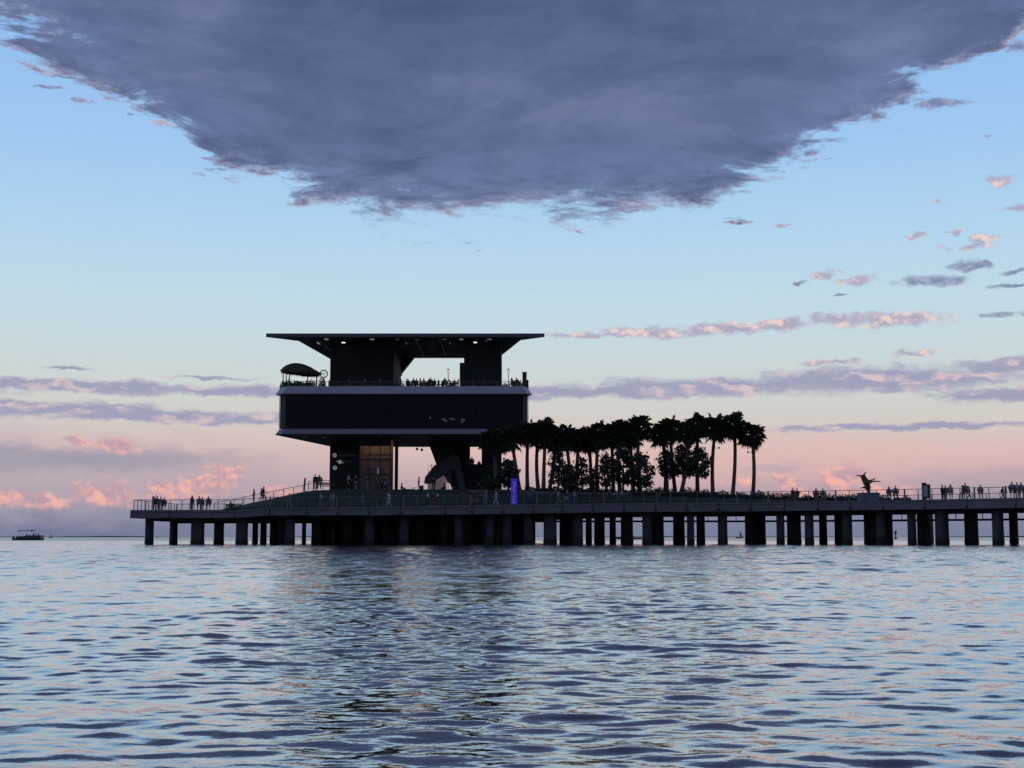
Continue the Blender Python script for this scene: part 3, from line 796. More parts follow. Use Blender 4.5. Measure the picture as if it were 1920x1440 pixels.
    for i in range(12):
        t = i / 11.0
        q = at(799 + t * 50, 893 - t * 38, 179.0)
        MB().box(q.x - .12, q.x + .12, 178.9, 180.9, q.z - .03, q.z + .02).build('step', 'concrete', st)
    for (x_, y_) in ((803, 888), (809, 881)):
        q = at(x_, y_, 179.6)
        MB().box(q.x - .03, q.x + .03, 179.6, 179.66, q.z - .4, q.z + .75).build('baluster', 'dark_metal', st)
    q, q2 = at(802, 873, 179.6), at(817, 872, 179.6)
    MB().bar(q, q2, .05).build('handrail', 'dark_metal', st)
    slab('stair_leg', [(846, 852), (859, 855), (873, 917), (861, 917)], 178.9, .35, 'grey_panel')
    slab('frosted_screen', [(802, 908), (835, 888), (835, 918), (802, 918)], 180.2, .05, 'frosted')
    slab('frosted_screen', [(837, 884), (845, 880), (845, 905), (837, 905)], 180.2, .05, 'frosted')
    for px in (836, 840, 846):
        X = XP(px, 180, 900)
        MB().box(X - .05, X + .05, 180.1, 180.3, Z_PLAZA, ZP(878, 180)).build('stair_post', 'dark_metal', b)
    MB().box(XP(848, Yc, 880), XP(879, Yc, 880), Yc, 190, Z_PLAZA, Z_SOF - .033).build('core_wall', 'dark_panel', b)
    MB().box(XP(879, Yc, 880) + .003, XP(903, Yc, 880) - .003, Yc + .1, Yc + .4, Z_PLAZA, ZP(870, Yc)).build('low_wall', 'dark_panel', b)
    MB().box(XP(903, Yc, 880), XP(940, Yc, 880), Yc, 190, Z_PLAZA, Z_SOF - .033).build('core_wall', 'dark_panel', b)
    for px, py in ((571, 820), (608, 820), (712, 812)):
        Y = Yfrom(Z_SOF - .02, py) if py > 816 else 172
        MB().box(XP(px, Y, py) - .15, XP(px, Y, py) + .15, Y - .2, Y + .2, Z_SOF - .07, Z_SOF - .034).build('ceiling_lamp', 'faint_glow', b)
    return mid


MID = build_building()
# glass and steel railing round the terrace
T2 = grow(MID, .975)
railing('slim railing along the terrace edge above the pale band', [(q[0], q[1], Z_TER) for q in (T2[5], T2[0], T2[1], T2[2])], 1.5, None, 0, 1.05, cables=3)

for px, py, lab in ((782, 842, 'small round pendant lamp under the slab, left of a pair'), (791, 843.5, 'small round pendant lamp under the slab, right of a pair')):
    q = at(px, py, 187.5)
    t = thing('pendant_lamp', lab, 'lamp', (q.x, q.y, q.z), 0, 'pendant lamps under the slab')
    MB().lathe([(.03, .22), (.13, .12), (.2, 0), (.13, -.14), (.03, -.2)], 10).build('shade', 'dark_metal', t, True)
    MB().tube([(0, 0, .2), (0, 0, Z_SOF - q.z)], .02, 5).build('cord', 'rubber', t)

# ------------------------------------------------------------------ terrace furniture
q = at(563, 699, 171.3)
t = thing('tiki_hut', 'thatched bar hut with ragged roof on the terrace corner', 'hut', (q.x, q.y, Z_TER))
hz = q.z - Z_TER
mb = MB(); rings = []
for (rx, ry, z, ox, j) in ((2.2, 1.6, -.2, .1, .2), (2.45, 1.75, .04, .1, .22), (2.0, 1.45, .42, .05, .22), (1.5, 1.05, .8, -.1, .18), (.9, .6, 1.06, -.3, .12), (.3, .2, 1.2, -.42, .03)):
    rings.append([(ox + (rx + rnd.uniform(-j, j)) * math.cos(k * math.pi / 14), (ry + rnd.uniform(-j, j)) * math.sin(k * math.pi / 14), hz + z - .2 * math.cos(k * math.pi / 14) * rx / 2.4 + rnd.uniform(-j, j) * .5) for k in range(28)])
mb.raw([p for r in rings for p in r], [(i * 28 + k, i * 28 + (k + 1) % 28, (i + 1) * 28 + (k + 1) % 28, (i + 1) * 28 + k) for i in range(5) for k in range(28)] + [tuple(range(27, -1, -1)), tuple(5 * 28 + k for k in range(28))])
roof_o = mb.build('thatched_roof', 'thatch', t)
mb = MB()
for k in range(420):
    a = rnd.uniform(0, 6.283); L = rnd.uniform(.15, .5); q9 = rnd.choice((1.0, 1.0, .98, .8, .6))
    p = Vector((.1 + 2.42 * q9 * math.cos(a), 1.72 * q9 * math.sin(a), hz + .02 - .2 * math.cos(a) + (1 - q9) * 1.75))
    s2 = Vector((-math.sin(a), math.cos(a), 0)) * .08
    mb.raw([p - s2, p + s2, p + Vector((.3 * L * math.cos(a), .3 * L * math.sin(a), -L * .9))], [(0, 1, 2)])
o = mb.build('straw_fringe', 'thatch', roof_o); o['kind'] = 'stuff'
for px in (533.5, 545, 579, 596):
    X = XP(px, 171.3, 700) - q.x
    MB().tube([(X, -.9, 0), (X, -.9, hz + .1)], .07, 7).build('post', 'bark', t)
for X in (-1.9, 1.9): MB().tube([(X, 1.0, 0), (X, 1.0, hz + .1)], .07, 7).build('post', 'bark', t)
MB().box(-1.9, 1.6, -1.0, -.6, 0, 1.02).box(-2.0, 1.7, -1.1, -.5, 1.03, 1.1).build('counter', 'wood', t)
MB().lathe([(.05, 1.7), (.09, 1.6), (.05, 1.5)], 8, (-.9, .3, 0)).build('lantern_bulb', 'lantern', t)

for X, y0, hh in ((-1.2, .5, 1.25), (-.2, .7, 1.45), (1.0, .6, 1.3)):
    MB().box(X - .35, X + .35, y0, y0 + .35, 0, hh).build('back_shelf', 'dark_panel', t)
for k in range(9):
    X = -1.7 + k * .38 + rnd.uniform(-.1, .1); hh = rnd.uniform(.18, .34)
    MB().lathe([(.045, 1.104), (.045, 1.1 + hh * .6), (.018, 1.1 + hh * .75), (.018, 1.1 + hh)], 7, (X, -.75, 0)).build('bottle', 'dark_glass', t)
q = at(607, 701, 172)
t = thing('round_fan', 'large ring shaped fan on a stand beside the thatched hut', 'fan', (q.x, q.y, Z_TER))
n = 20
ring = MB().tube([(.46 * math.cos(k * 2 * math.pi / n), 0, q.z - Z_TER + .46 * math.sin(k * 2 * math.pi / n)) for k in range(n + 1)], .07, 6, False).build('ring', 'dark_metal', t)
for k in range(4):
    a = k * math.pi / 2 + .4
    MB().bar((0, 0, q.z - Z_TER), (.4 * math.cos(a), 0, q.z - Z_TER + .4 * math.sin(a)), .03, .16, (0, 1, 0)).build('blade', 'dark_metal', t)
MB().tube([(0, 0, 0), (0, 0, q.z - Z_TER - .42)], .06, 7).build('stand', 'dark_metal', t)

for px, py, lab in ((840.5, 697, 'tall patio lantern glowing among the terrace diners under the roof'), (953.5, 697, 'tall patio lantern glowing at the right end of the terrace')):
    q = at(px, py, 171)
    t = thing('patio_lantern', lab, 'lantern', (q.x, q.y, Z_TER), 0, 'patio lanterns on the terrace')
    H = q.z - Z_TER
    MB().tube([(0, 0, 0), (0, 0, H - .25)], .045, 7).build('pole', 'metal', t)
    MB().lathe([(.1, H - .28), (.17, H - .2), (.17, H + .2), (.1, H + .25)], 8).build('glass', 'lantern', t)
    MB().lathe([(.2, H + .26), (.12, H + .34), (.03, H + .4)], 8).build('cap', 'metal', t)
    MB().lathe([(.25, 0.004), (.22, .08), (.05, .12)], 10).build('base', 'metal', t)

q = at(985, 712, 170.2)
t = thing('cabinet', 'dark upright cabinet at the right corner of the terrace', 'cabinet', (q.x - .1, q.y, Z_TER))
MB().box(-.26, .26, 0, .5, 0, ZP(699, 170.2) - Z_TER).build('body', 'dark_metal', t)
MB().box(-.3, .3, -.03, .53, ZP(699, 170.2) - Z_TER + .003, ZP(699, 170.2) - Z_TER + .1).build('lid', 'dark_metal', t)
MB().box(.262, .5, .05, .45, 0, ZP(712, 170.2) - Z_TER).build('side_unit', 'dark_metal', t)


def bar_table(px, Y, Z, lab, w=1.6, h=.95, grp='tables on the terrace'):
    t = thing('table', lab, 'table', (XP(px, Y, 715), Y, Z), 0, grp)
    MB().box(-w / 2, w / 2, -.35, .35, h - .05, h).build('tabletop', 'wood', t)
    for s1 in (-1, 1):
        for s2 in (-1, 1): MB().box(s1 * (w / 2 - .08) - .03, s1 * (w / 2 - .08) + .03, s2 * .28 - .03, s2 * .28 + .03, 0, h - .052).build('leg', 'dark_metal', t)


for px, Y, lab in ((778, 170.6, 'bar table on the terrace at the left end of the opening under the roof'), (801, 170.6, 'bar table at the middle of the terrace opening under the roof'), (818, 170.4, 'bar table just left of the glowing lantern under the roof'),
                   (965, 170.9, 'table with plants at the right end of the terrace'), (640, 171, 'table before the left core wall on the terrace'), (690, 171, 'table at the middle of the dark terrace wall')):
    bar_table(px, Y, Z_TER, lab)


# ------------------------------------------------------------------ plants
def fan_frond(mb, base, d, L, R, nleaf=17):
    """one fan leaf: stalk from base along d, then a fan of narrow blades"""
    d = d.normalized()
    ref = Vector((0, 0, 1)) if abs(d.z) < .92 else Vector((1, 0, 0))
    sd = d.cross(ref).normalized(); up = sd.cross(d).normalized()
    tip = base + d * L + Vector((0, 0, -.12 * L))
    mb.raw([base - sd * .03, base + sd * .03, tip], [(0, 1, 2)])
    hp = []
    for i in range(9):
        a = math.radians(-110 + 220 * i / 8)
        hp.append(tip + (d * math.cos(a) + sd * math.sin(a)) * (R * .56 * (0.75 + 0.25 * math.cos(a))) + Vector((0, 0, -.05 * R)))
    mb.raw([tip] + hp, [(0, i + 1, i + 2) for i in range(8)])
    for i in range(nleaf):
        a = math.radians(-110 + 220 * i / (nleaf - 1)) + rnd.uniform(-.05, .05)
        r = R * (0.72 + 0.28 * math.cos(a)) * rnd.uniform(.85, 1.1)
        ld = d * math.cos(a) + sd * math.sin(a) + up * rnd.uniform(-.12, .18)
        pn = (sd * math.cos(a) - d * math.sin(a)) * (r * .105)
        m_ = tip + ld * (r * .55); e = tip + ld * r + Vector((0, 0, -.3 * r))
        mb.raw([tip, m_ - pn, e, m_ + pn], [(0, 1, 2), (0, 2, 3)])


def palm_crown():
    mb = MB(); n = 50
    for i in range(n):
        zf = 1 - 2 * (i + .5) / n * .86
        el = math.asin(max(-1, min(1, zf))) * .93
        az = i * 2.39996 + rnd.uniform(-.3, .3)
        d = Vector((math.cos(az) * math.cos(el), math.sin(az) * math.cos(el), math.sin(el)))
        fan_frond(mb, Vector((0, 0, -.1)), d, rnd.uniform(.55, 1.08), rnd.uniform(.72, .98))
    for i in range(16):                                            # old leaves hanging against the trunk
        az = rnd.uniform(0, 6.283)
        fan_frond(mb, Vector((.1 * math.cos(az), .1 * math.sin(az), -.35)), Vector((math.cos(az), math.sin(az), -rnd.uniform(.7, 1.6))), rnd.uniform(.5, .95), rnd.uniform(.6, .8), 9)
    return mb.mesh('crown', 'palm_leaf')


CROWNS = [palm_crown() for _ in range(5)]
boot = None


def palm(px, cx, cy, Y, lab, k=1.0):
    zb = interp(PL, px) - .1 if px < 1700 else 4.5
    base = Vector((XP(px, Y, 925), Y, zb)); top = at(cx, cy, Y)
    t = thing('palm_tree', lab, 'palm tree', tuple(base), 0, 'palm trees on the bank')
    T = top - base
    bend = Vector((rnd.uniform(-.25, .25), rnd.uniform(-.3, .3), 0))
    pts, rad = [], []
    for i in range(25):
        s_ = i / 24.0
        pts.append(T * s_ + bend * math.sin(s_ * math.pi))
        rad.append((.235 - .06 * s_ + .09 * math.exp(-s_ * 14)) * (1 + .05 * (i % 2)) * k)
    MB().tube(pts, rad, 9).build('trunk', 'palm_bark', t, True)
    link('crown', rnd.choice(CROWNS), t, T, (rnd.uniform(-.15, .15), rnd.uniform(-.15, .15), rnd.uniform(0, 6.28)), k * rnd.uniform(1.04, 1.18))
    return t


PALMS = [(931, 926, 824, 163, 'low palm whose crown covers the lower band of the building'), (974, 958, 818, 161, 'palm leaning left with its crown over the building corner'),
         (989, 990, 808, 164, 'palm with slim trunk just right of the building, beside the blue sign'), (1010, 1010, 812, 166, 'left trunk of the close pair right of the blue sign'), (1019, 1023, 806, 163, 'right trunk of the close pair, rounded crown standing higher'),
         (1029, 1042, 822, 167, 'palm leaning right behind the first small bushy tree'), (1072, 1060, 818, 163, 'palm leaning slightly left above the first bushy tree'), (1079, 1084, 820, 166, 'palm just right of the left-leaning one above the bushy trees'),
         (1109, 1104, 822, 166, 'palm with bare trunk left in the gap between bushy trees'), (1121, 1124, 811, 163, 'palm with bare trunk right in the gap between bushy trees'), (1150, 1146, 818, 167, 'palm at the left side of the dense middle clump'),
         (1163, 1160, 807, 163, 'taller palm over the dense middle clump'), (1187, 1180, 815, 166, 'palm behind the tallest one of the middle clump'), (1200, 1198, 798, 163, 'tallest palm of the middle clump before the gap'),
         (1247, 1240, 812, 166, 'first palm right of the gap in the grove'), (1267, 1257, 801, 163, 'palm with thick straight trunk right of the gap'), (1276, 1292, 808, 160, 'palm with strongly right-leaning paler trunk'),
         (1308, 1309, 795, 163, 'tall palm rising behind the last bushy tree'), (1337, 1342, 799, 162, 'third palm from the right end of the grove, with trunk lamps'), (1373, 1377, 795, 162, 'second palm from the right end, tallest bare trunk'), (1411, 1409, 812, 161, 'rightmost palm, standing alone with drooping right fronds')]
for i_, a in enumerate(PALMS): palm(*a[:4], a[4])
for px, py, lab in ((1342, 840, 'pair of small floodlights strapped to the third palm from the end'), (1409, 848, 'pair of small floodlights strapped to the rightmost palm')):
    q = at(px, py, 161.6 if px < 1400 else 160.7)
    t = thing('floodlight', lab, 'floodlight', tuple(q), 0, 'floodlights on palm trunks')
    MB().bar((-.42, 0, 0), (.42, 0, 0), .05).build('bracket', 'dark_metal', t)
    for s_ in (-1, 1): MB().lathe([(.06, -.1), (.1, 0), (.09, .12)], 8, (s_ * .4, 0, 0)).build('lamp_head', 'dark_metal', t)


def leaf_tree(px, py_top, py_bot, wpx, Y, lab, nleaf=2600, name='broadleaf_tree', cat='tree', grp='bushy trees between the palms'):
    """tapered trunk, limbs and many leaf faces clumped round the limb ends"""
    zb = interp(PL, px) - .1
    base = Vector((XP(px, Y, 915), Y, zb))
    t = thing(name, lab, cat, tuple(base), 0, grp)
    Ht = ZP(py_top + 6, Y) - zb; H0 = max(.25, ZP(py_bot, Y) - zb); R = wpx / 2 * Y / F * .92
    mbt = MB(); mbl = MB(); ends = []
    mid = Vector((rnd.uniform(-.2, .2), rnd.uniform(-.2, .2), H0 + (Ht - H0) * .3))
    mbt.tube([(0, 0, -.1), mid * .5, mid, mid + Vector((0, 0, (Ht - H0) * .5))], [.15, .12, .1, .03], 7)
    nb = 15
    for i in range(nb):
        a = i * 2.4 + rnd.uniform(-.3, .3); f_ = (i + .5) / nb
        z = H0 + (Ht - H0) * (.08 + .88 * f_)
        rr = R * (1.05 * math.sqrt(max(.05, 1 - (2 * abs(f_ - .42)) ** 2.2))) * rnd.uniform(.75, 1.1)
        e = Vector((rr * math.cos(a), rr * math.sin(a), z))
        s0 = Vector((mid.x, mid.y, max(.2, z - rr * rnd.uniform(.35, .8))))
        mbt.tube([s0, s0.lerp(e, .55) + Vector((0, 0, .1)), e], [.055, .035, .012], 5)
        for q in (1.0, .75, .5): ends.append((s0.lerp(e, q), rr))
    for i in range(int(nleaf * .8)):
        c, rr = rnd.choice(ends)
        p = c + Vector((rnd.gauss(0, .24), rnd.gauss(0, .24), rnd.gauss(0, .17)))
        if p.z < .2: continue
        n_ = Vector((rnd.gauss(0, 1), rnd.gauss(0, 1), rnd.gauss(.4, 1))).normalized()
        a_ = n_.orthogonal().normalized(); b_ = n_.cross(a_); sz = rnd.uniform(.09, .19)
        mbl.raw([p - a_ * sz, p - b_ * sz * .7, p + a_ * sz * 1.15, p + b_ * sz * .7], [(0, 1, 2, 3)])
    mbt.build('trunk', 'bark', t, True); mbl.build('crown', 'leaf', t)


for a in ((1046, 838, 912, 34, 161, 'narrow bushy tree at the left of the grove behind two palm trunks', 1700), (1066, 865, 918, 36, 158.5, 'low bushy tree with round crown under the first palms', 1800), (1092, 850, 914, 30, 161, 'spindly tree with open crown left of the trunk gap', 1100), (1112, 872, 920, 20, 159, 'small thin sapling between two bare palm trunks', 500),
          (1137, 845, 915, 30, 161, 'bushy tree with gaps at the left of the dense clump', 1500), (1168, 832, 910, 52, 160, 'largest dense bushy tree at the middle of the grove', 3600), (1203, 842, 914, 56, 159, 'spreading bushy tree at the right of the dense clump', 2700),
          (1252, 838, 894, 40, 160, 'bushy tree just right of the gap', 2200), (1282, 828, 893, 44, 161, 'dense bushy tree behind the leaning palm', 2500), (1310, 832, 893, 52, 160, 'last bushy tree, two tiers of foliage, left of the bare trunks', 2600)):
    leaf_tree(*a)
leaf_tree(953, 856, 912, 40, 158.5, 'round dark shrub tree in front of the column by the blue sign', 2800)
leaf_tree(918, 893, 915, 40, 159, 'low dark shrub in front of the core wall', 1500, 'shrub', 'shrub', 'shrubs on the bank')

shrub_me = []
for k in range(4):
    mb = MB()
    for i in range(520):
        a, r = rnd.uniform(0, 6.283), math.sqrt(rnd.random())
        p = Vector((r * math.cos(a) * .95, r * math.sin(a) * .75, rnd.uniform(0, 1) * (1 - r * r * .7) * .95))
        n_ = Vector((rnd.gauss(0, 1), rnd.gauss(0, 1), rnd.gauss(.3, 1))).normalized(); a_ = n_.orthogonal().normalized(); b_ = n_.cross(a_); sz = rnd.uniform(.05, .12)
        mb.raw([p - a_ * sz, p - b_ * sz * .6, p + a_ * sz * 1.3, p + b_ * sz * .6], [(0, 1, 2, 3)])
    stem = MB()
    for i in range(7):
        a = i * .9
        stem.tube([(0, 0, -.1), (.3 * math.cos(a), .3 * math.sin(a), .4), (.6 * math.cos(a), .5 * math.sin(a), .65)], [.03, .02, .008], 4)
    shrub_me.append((mb.mesh('foliage', 'leaf'), stem.mesh('stems', 'bark')))
SHR = [(1216, 'low shrub under the gap in the grove'), (1236, 'low shrub at the foot of the first palm right of the gap'), (1258, 'low shrub left of the thick straight palm trunk'), (1290, 'low shrub at the foot of the leaning palm'), (1322, 'low shrub between the last bushy tree and the bare trunks'),
       (1355, 'low shrub between the third and second palm from the end'), (1392, 'low shrub between the last two palms'), (1424, 'low shrub just right of the rightmost palm'), (1455, 'rounded shrub in the bed under the small pink cloud'), (1478, 'low shrub left of the strolling couple'), (1512, 'low shrub between the two strolling pairs'),
       (1556, 'low shrub just right of the second strolling pair'), (1582, 'low shrub midway between the walkers and the statue'), (1602, 'low shrub just left of the statue'), (1654, 'low shrub just right of the statue plinth'), (1698, 'last shrub at the right end of the bed')]
for i_, (px, lab) in enumerate(SHR):
    Y = bank_front(px) + 3.6
    t = thing('shrub', lab, 'shrub', (XP(px, Y), Y, interp(PL, px) - .05), 0, 'shrubs along the planted bed')
    f_, s_ = shrub_me[i_ % 4]
    k = rnd.uniform(.7, 1.05) * (1.05 if px < 1450 or px in (1455,) else .9)
    link('foliage', f_, t, None, (0, 0, rnd.uniform(0, 6)), (k * 1.25, k * 1.2, k)); link('stems', s_, t, None, None, k)
mb = MB()
for i in range(9000):
    px = rnd.uniform(985, 1690); y0 = bank_front(px); Y = y0 + rnd.uniform(2.6, 5.5)
    zt = interp(PL, px) + .05
    p = Vector((XP(px, Y), Y, zt + rnd.uniform(-.1, .5) * (.55 + .45 * math.sin(px * .21) * math.sin(px * .083))))
    n_ = Vector((rnd.gauss(0, 1), rnd.gauss(0, 1), rnd.gauss(.3, 1))).normalized(); a_ = n_.orthogonal().normalized(); b_ = n_.cross(a_); sz = rnd.uniform(.06, .14)
    mb.raw([p - a_ * sz, p - b_ * sz * .6, p + a_ * sz * 1.3, p + b_ * sz * .6], [(0, 1, 2, 3)])
tag(mb.build('ground_cover', 'leaf'), 'dark leafy ground cover between the palms and shrubs', 'ground cover', None, 'stuff')

for i_, (px, w_, lab) in enumerate(((531, .8, 'planter at the left corner of the terrace beside the hut'), (541, 1.1, 'tall leafy planter under the left half of the thatched hut'), (556, 1.0, 'tall leafy planter under the middle of the thatched hut'), (584, 1.2, 'tall leafy planter under the right half of the thatched hut'), (604, .9, 'planter under the ring shaped fan on the terrace'), (628, 1.2, 'planter before the left end of the left core wall'), (668, 1.3, 'planter before the middle of the left core wall'), (735, 1.3, 'planter at the right end of the left core wall'), (752, .9, 'planter at the foot of the slanted brace'),
                                    (767, .8, 'planter between the first two guests under the roof opening'), (800, 1.2, 'planter behind the guests at the middle of the roof opening'), (845, 1.0, 'planter between the lantern and the right core'), (890, 1.6, 'planter before the right core wall'), (925, 1.4, 'planter at the right end of the right core wall'), (947, .9, 'planter just left of the lantern at the terrace end'), (975, 1.1, 'planter beside the dark cabinet at the terrace end'))):
    X = XP(px, 169.9, 715)
    t = thing('planter', lab, 'planter', (X, 169.9, Z_TER + .005), 0, 'planters along the terrace edge')
    MB().box(-w_ / 2, w_ / 2, -.2, .2, 0, .55).build('box', 'dark_panel', t)
    link('foliage', shrub_me[i_ % 4][0], t, (0, 0, .5), (0, 0, rnd.uniform(-.3, .3)), (w_ * .55, .3, 1.45 if px == 604 else 1.05 if px in (541, 584) else .95 if px in (531, 556) else rnd.uniform(.5, .85)))

# ------------------------------------------------------------------ signs, statue, kiosk, plaza things
Ys = 155.0
x0, x1 = XP(958, Ys), XP(970, Ys)
t = thing('pylon_sign', 'tall glowing blue violet sign pillar on the promenade', 'sign', ((x0 + x1) / 2, Ys, deck(964)[1]))
w2 = (x1 - x0) / 2; H = ZP(897, Ys) - deck(964)[1]
MB().box(-w2 - .02, w2 + .02, .02, .4, 0.02, H + .03).build('housing', 'dark_metal', t)
fc = MB().box(-w2, w2, -.02, .018, .12, H).build('light_face', 'blue_light', t)
z = .35
while z < H - .4:
    hh = rnd.uniform(.07, .22)
    MB().box(-w2 * rnd.uniform(.3, .62), w2 * rnd.uniform(.1, .5), -.045, -.022, z, z + hh).build('letter_stroke', 'blue_mark', fc)
    z += hh + rnd.uniform(.05, .2)
MB().box(-w2 - .1, w2 + .1, -.1, .5, -.02, .018).build('base', 'concrete', t)


def skin_mesh(name, verts, edges, mat, sub=1, root=0):
    me = bpy.data.meshes.new(name); me.from_pydata([v[:3] for v in verts], edges, []); me.update()
    o = bpy.data.objects.new('tmp', me); col.objects.link(o)
    md = o.modifiers.new('s', 'SKIN'); md.use_smooth_shade = True
    for v, s_ in zip(verts, me.skin_vertices[0].data):
        s_.radius = (v[3], v[4] if len(v) > 4 else v[3])
    me.skin_vertices[0].data[root].use_root = True
    if sub:
        sb = o.modifiers.new('d', 'SUBSURF'); sb.levels = sub; sb.render_levels = sub
    dg = bpy.context.evaluated_depsgraph_get()
    r = bpy.data.meshes.new_from_object(o.evaluated_get(dg)); r.name = name
    bpy.data.objects.remove(o)
    r.materials.clear()
    r.materials.append(M[mat] if isinstance(mat, str) else mat)
    return r


Yst = deck(1627)[0] + 5.0
zst = ZP(924, Yst)
def sp(px, py, r, dy=0.0):
    q = at(px, py, Yst); return (q.x, dy, q.z - zst, r * 1.12)
x_st = XP(1628, Yst)
V = [sp(1628.5, 925, .16), sp(1628.7, 918, .17), sp(1627, 912, .24), sp(1623, 904, .30), sp(1620.5, 898, .25), sp(1618.3, 893.5, .17), sp(1613, 892.8, .09, -.1), sp(1608, 891.2, .06, -.15), sp(1604.5, 892.5, .045, -.15),
     sp(1620.5, 889.5, .09), sp(1622.5, 886.5, .05), sp(1625, 884.6, .03), sp(1629, 901.5, .11, .1), sp(1635, 900, .07, .15), sp(1639.5, 898.8, .06, .2), sp(1642.5, 895.5, .04, .2),
     sp(1630, 905.5, .14, -.1), sp(1634, 903, .09, -.15), sp(1640, 902.6, .07, -.2), sp(1650.5, 902.8, .04, -.2), sp(1617, 914.5, .05, .1), sp(1612.5, 915.6, .03, .1), sp(1631, 913, .08), sp(1634, 914, .03, .1)]
V = [(v[0] - x_st, v[1], v[2], v[3] * (1.12 if i < 6 else .95)) for i, v in enumerate(V)]
E = [(0, 1), (1, 2), (2, 3), (3, 4), (4, 5), (5, 6), (6, 7), (7, 8), (5, 9), (9, 10), (10, 11), (3, 12), (12, 13), (13, 14), (14, 15), (3, 16), (16, 17), (17, 18), (18, 19), (2, 20), (20, 21), (2, 22), (22, 23)]
t = thing('statue', 'dark bronze statue of a leaping twisted figure on a plinth', 'statue', (x_st, Yst, deck(1628)[1]))
link('figure', skin_mesh('figure', V, E, 'bronze', 1), t, (0, 0, zst - deck(1628)[1]))
wp = 16.5 * Yst / F
MB().box(-wp, wp, -.9, .9, 0, zst - deck(1628)[1] - .16).build('plinth', 'concrete', t)
MB().box(-wp - .05, wp + .05, -.95, .95, zst - deck(1628)[1] - .157, zst - deck(1628)[1]).build('plinth_cap', 'concrete', t)

Yk = deck(1737)[0] + 1.6
t = thing('map_kiosk', 'dark information kiosk with pale poster beside the railing', 'kiosk', (XP(1737, Yk), Yk, deck(1737)[1]))
zk = deck(1737)[1]
X = lambda px: XP(px, Yk) - XP(1737, Yk)
zz = lambda py: ZP(py, Yk) - zk
MB().box(X(1729.5), X(1737.5), -.05, .18, 0, zz(905)).build('panel', 'dark_metal', t)
MB().box(X(1737.6), X(1745), .0, .2, zz(935), zz(908)).build('panel', 'dark_metal', t)
MB().box(X(1731.5), X(1739), -.075, -.052, zz(931), zz(911)).build('poster', 'poster', t)
MB().box(X(1743), X(1745), .02, .16, 0, zz(935) - .003).build('leg', 'dark_metal', t)

t = thing('litter_bin', 'dark upright litter bin left of the stair on the plaza', 'bin', (XP(790, 176), 176, Z_PLAZA))
MB().box(-.26, .26, -.26, .26, .0, .95).build('body', 'dark_metal', t); MB().box(-.29, .29, -.29, .29, .953, 1.03).build('lid', 'metal', t)
t = thing('planter', 'long low planter across the open ground floor', 'planter', (XP(766, 179), 179, Z_PLAZA))
MB().box(-.8, .8, -.25, .25, 0, .62).build('box', 'wood', t); MB().box(-.75, .75, -.2, .2, .622, .7).build('soil', 'soil', t)
t = thing('cafe_table', 'small pale table beside the litter bin on the plaza', 'table', (XP(776, 175.5), 175.5, Z_PLAZA))
MB().lathe([(.38, .7), (.4, .72), (.38, .74)], 14).build('tabletop', 'white_panel', t); MB().tube([(0, 0, 0.02), (0, 0, .7)], .03, 6).build('leg', 'metal', t); MB().lathe([(.24, .0), (.22, .03)], 12).build('base', 'metal', t)


def bench(px, Y, Z, rz, lab, name='bench'):
    t = thing(name, lab, 'bench', (XP(px, Y), Y, Z), rz, 'benches on the pier')
    for i in range(4): MB().box(-.9, .9, -.2 + i * .115, -.1 + i * .115, .42, .46).build('slat', 'wood', t)
    for i in range(3): MB().box(-.9, .9, .27, .3, .56 + i * .12, .66 + i * .12).build('back_slat', 'wood', t)
    for s_ in (-.8, .8):
        MB().box(s_ - .03, s_ + .03, -.18, -.12, 0, .418).build('leg', 'dark_metal', t); MB().box(s_ - .03, s_ + .03, .20, .26, 0, .92).build('leg', 'dark_metal', t)


def ramp_z(px): return 3.72 + (6.12 - 3.72) * (px - 398) / 178.0


bench(437, 156.4, deck(437)[1], 0, 'wooden bench at the foot of the sloping walkway')
bench(607, 162.5, 6.25, 0, 'wooden bench on the plaza corner left of the signed wall')
bench(892, 155.2, deck(892)[1], 0, 'wooden bench on the promenade left of the blue sign')

# ------------------------------------------------------------------ people
SKIN = [material('skin_tone', c, 0.6, 0.08, 3.0, 0.0) for c in ((0.5, 0.32, 0.23), (0.34, 0.2, 0.13), (0.16, 0.09, 0.06))]
HAIR = [material('hair', c, 0.7, 0.2, 8.0, 0.1) for c in ((0.03, 0.02, 0.015), (0.08, 0.045, 0.025), (0.25, 0.18, 0.09), (0.3, 0.29, 0.28))]
CLOTH = {k: material('cloth_' + k, c, 0.9, 0.12, 6.0, 0.1) for k, c in dict(white=(.75, .75, .77), black=(.02, .02, .022), navy=(.03, .04, .09), grey=(.2, .2, .21), blue=(.16, .24, .42), pale=(.5, .53, .6), tan=(.36, .28, .19), red=(.3, .05, .05), green=(.06, .12, .07), mauve=(.3, .2, .28)).items()}


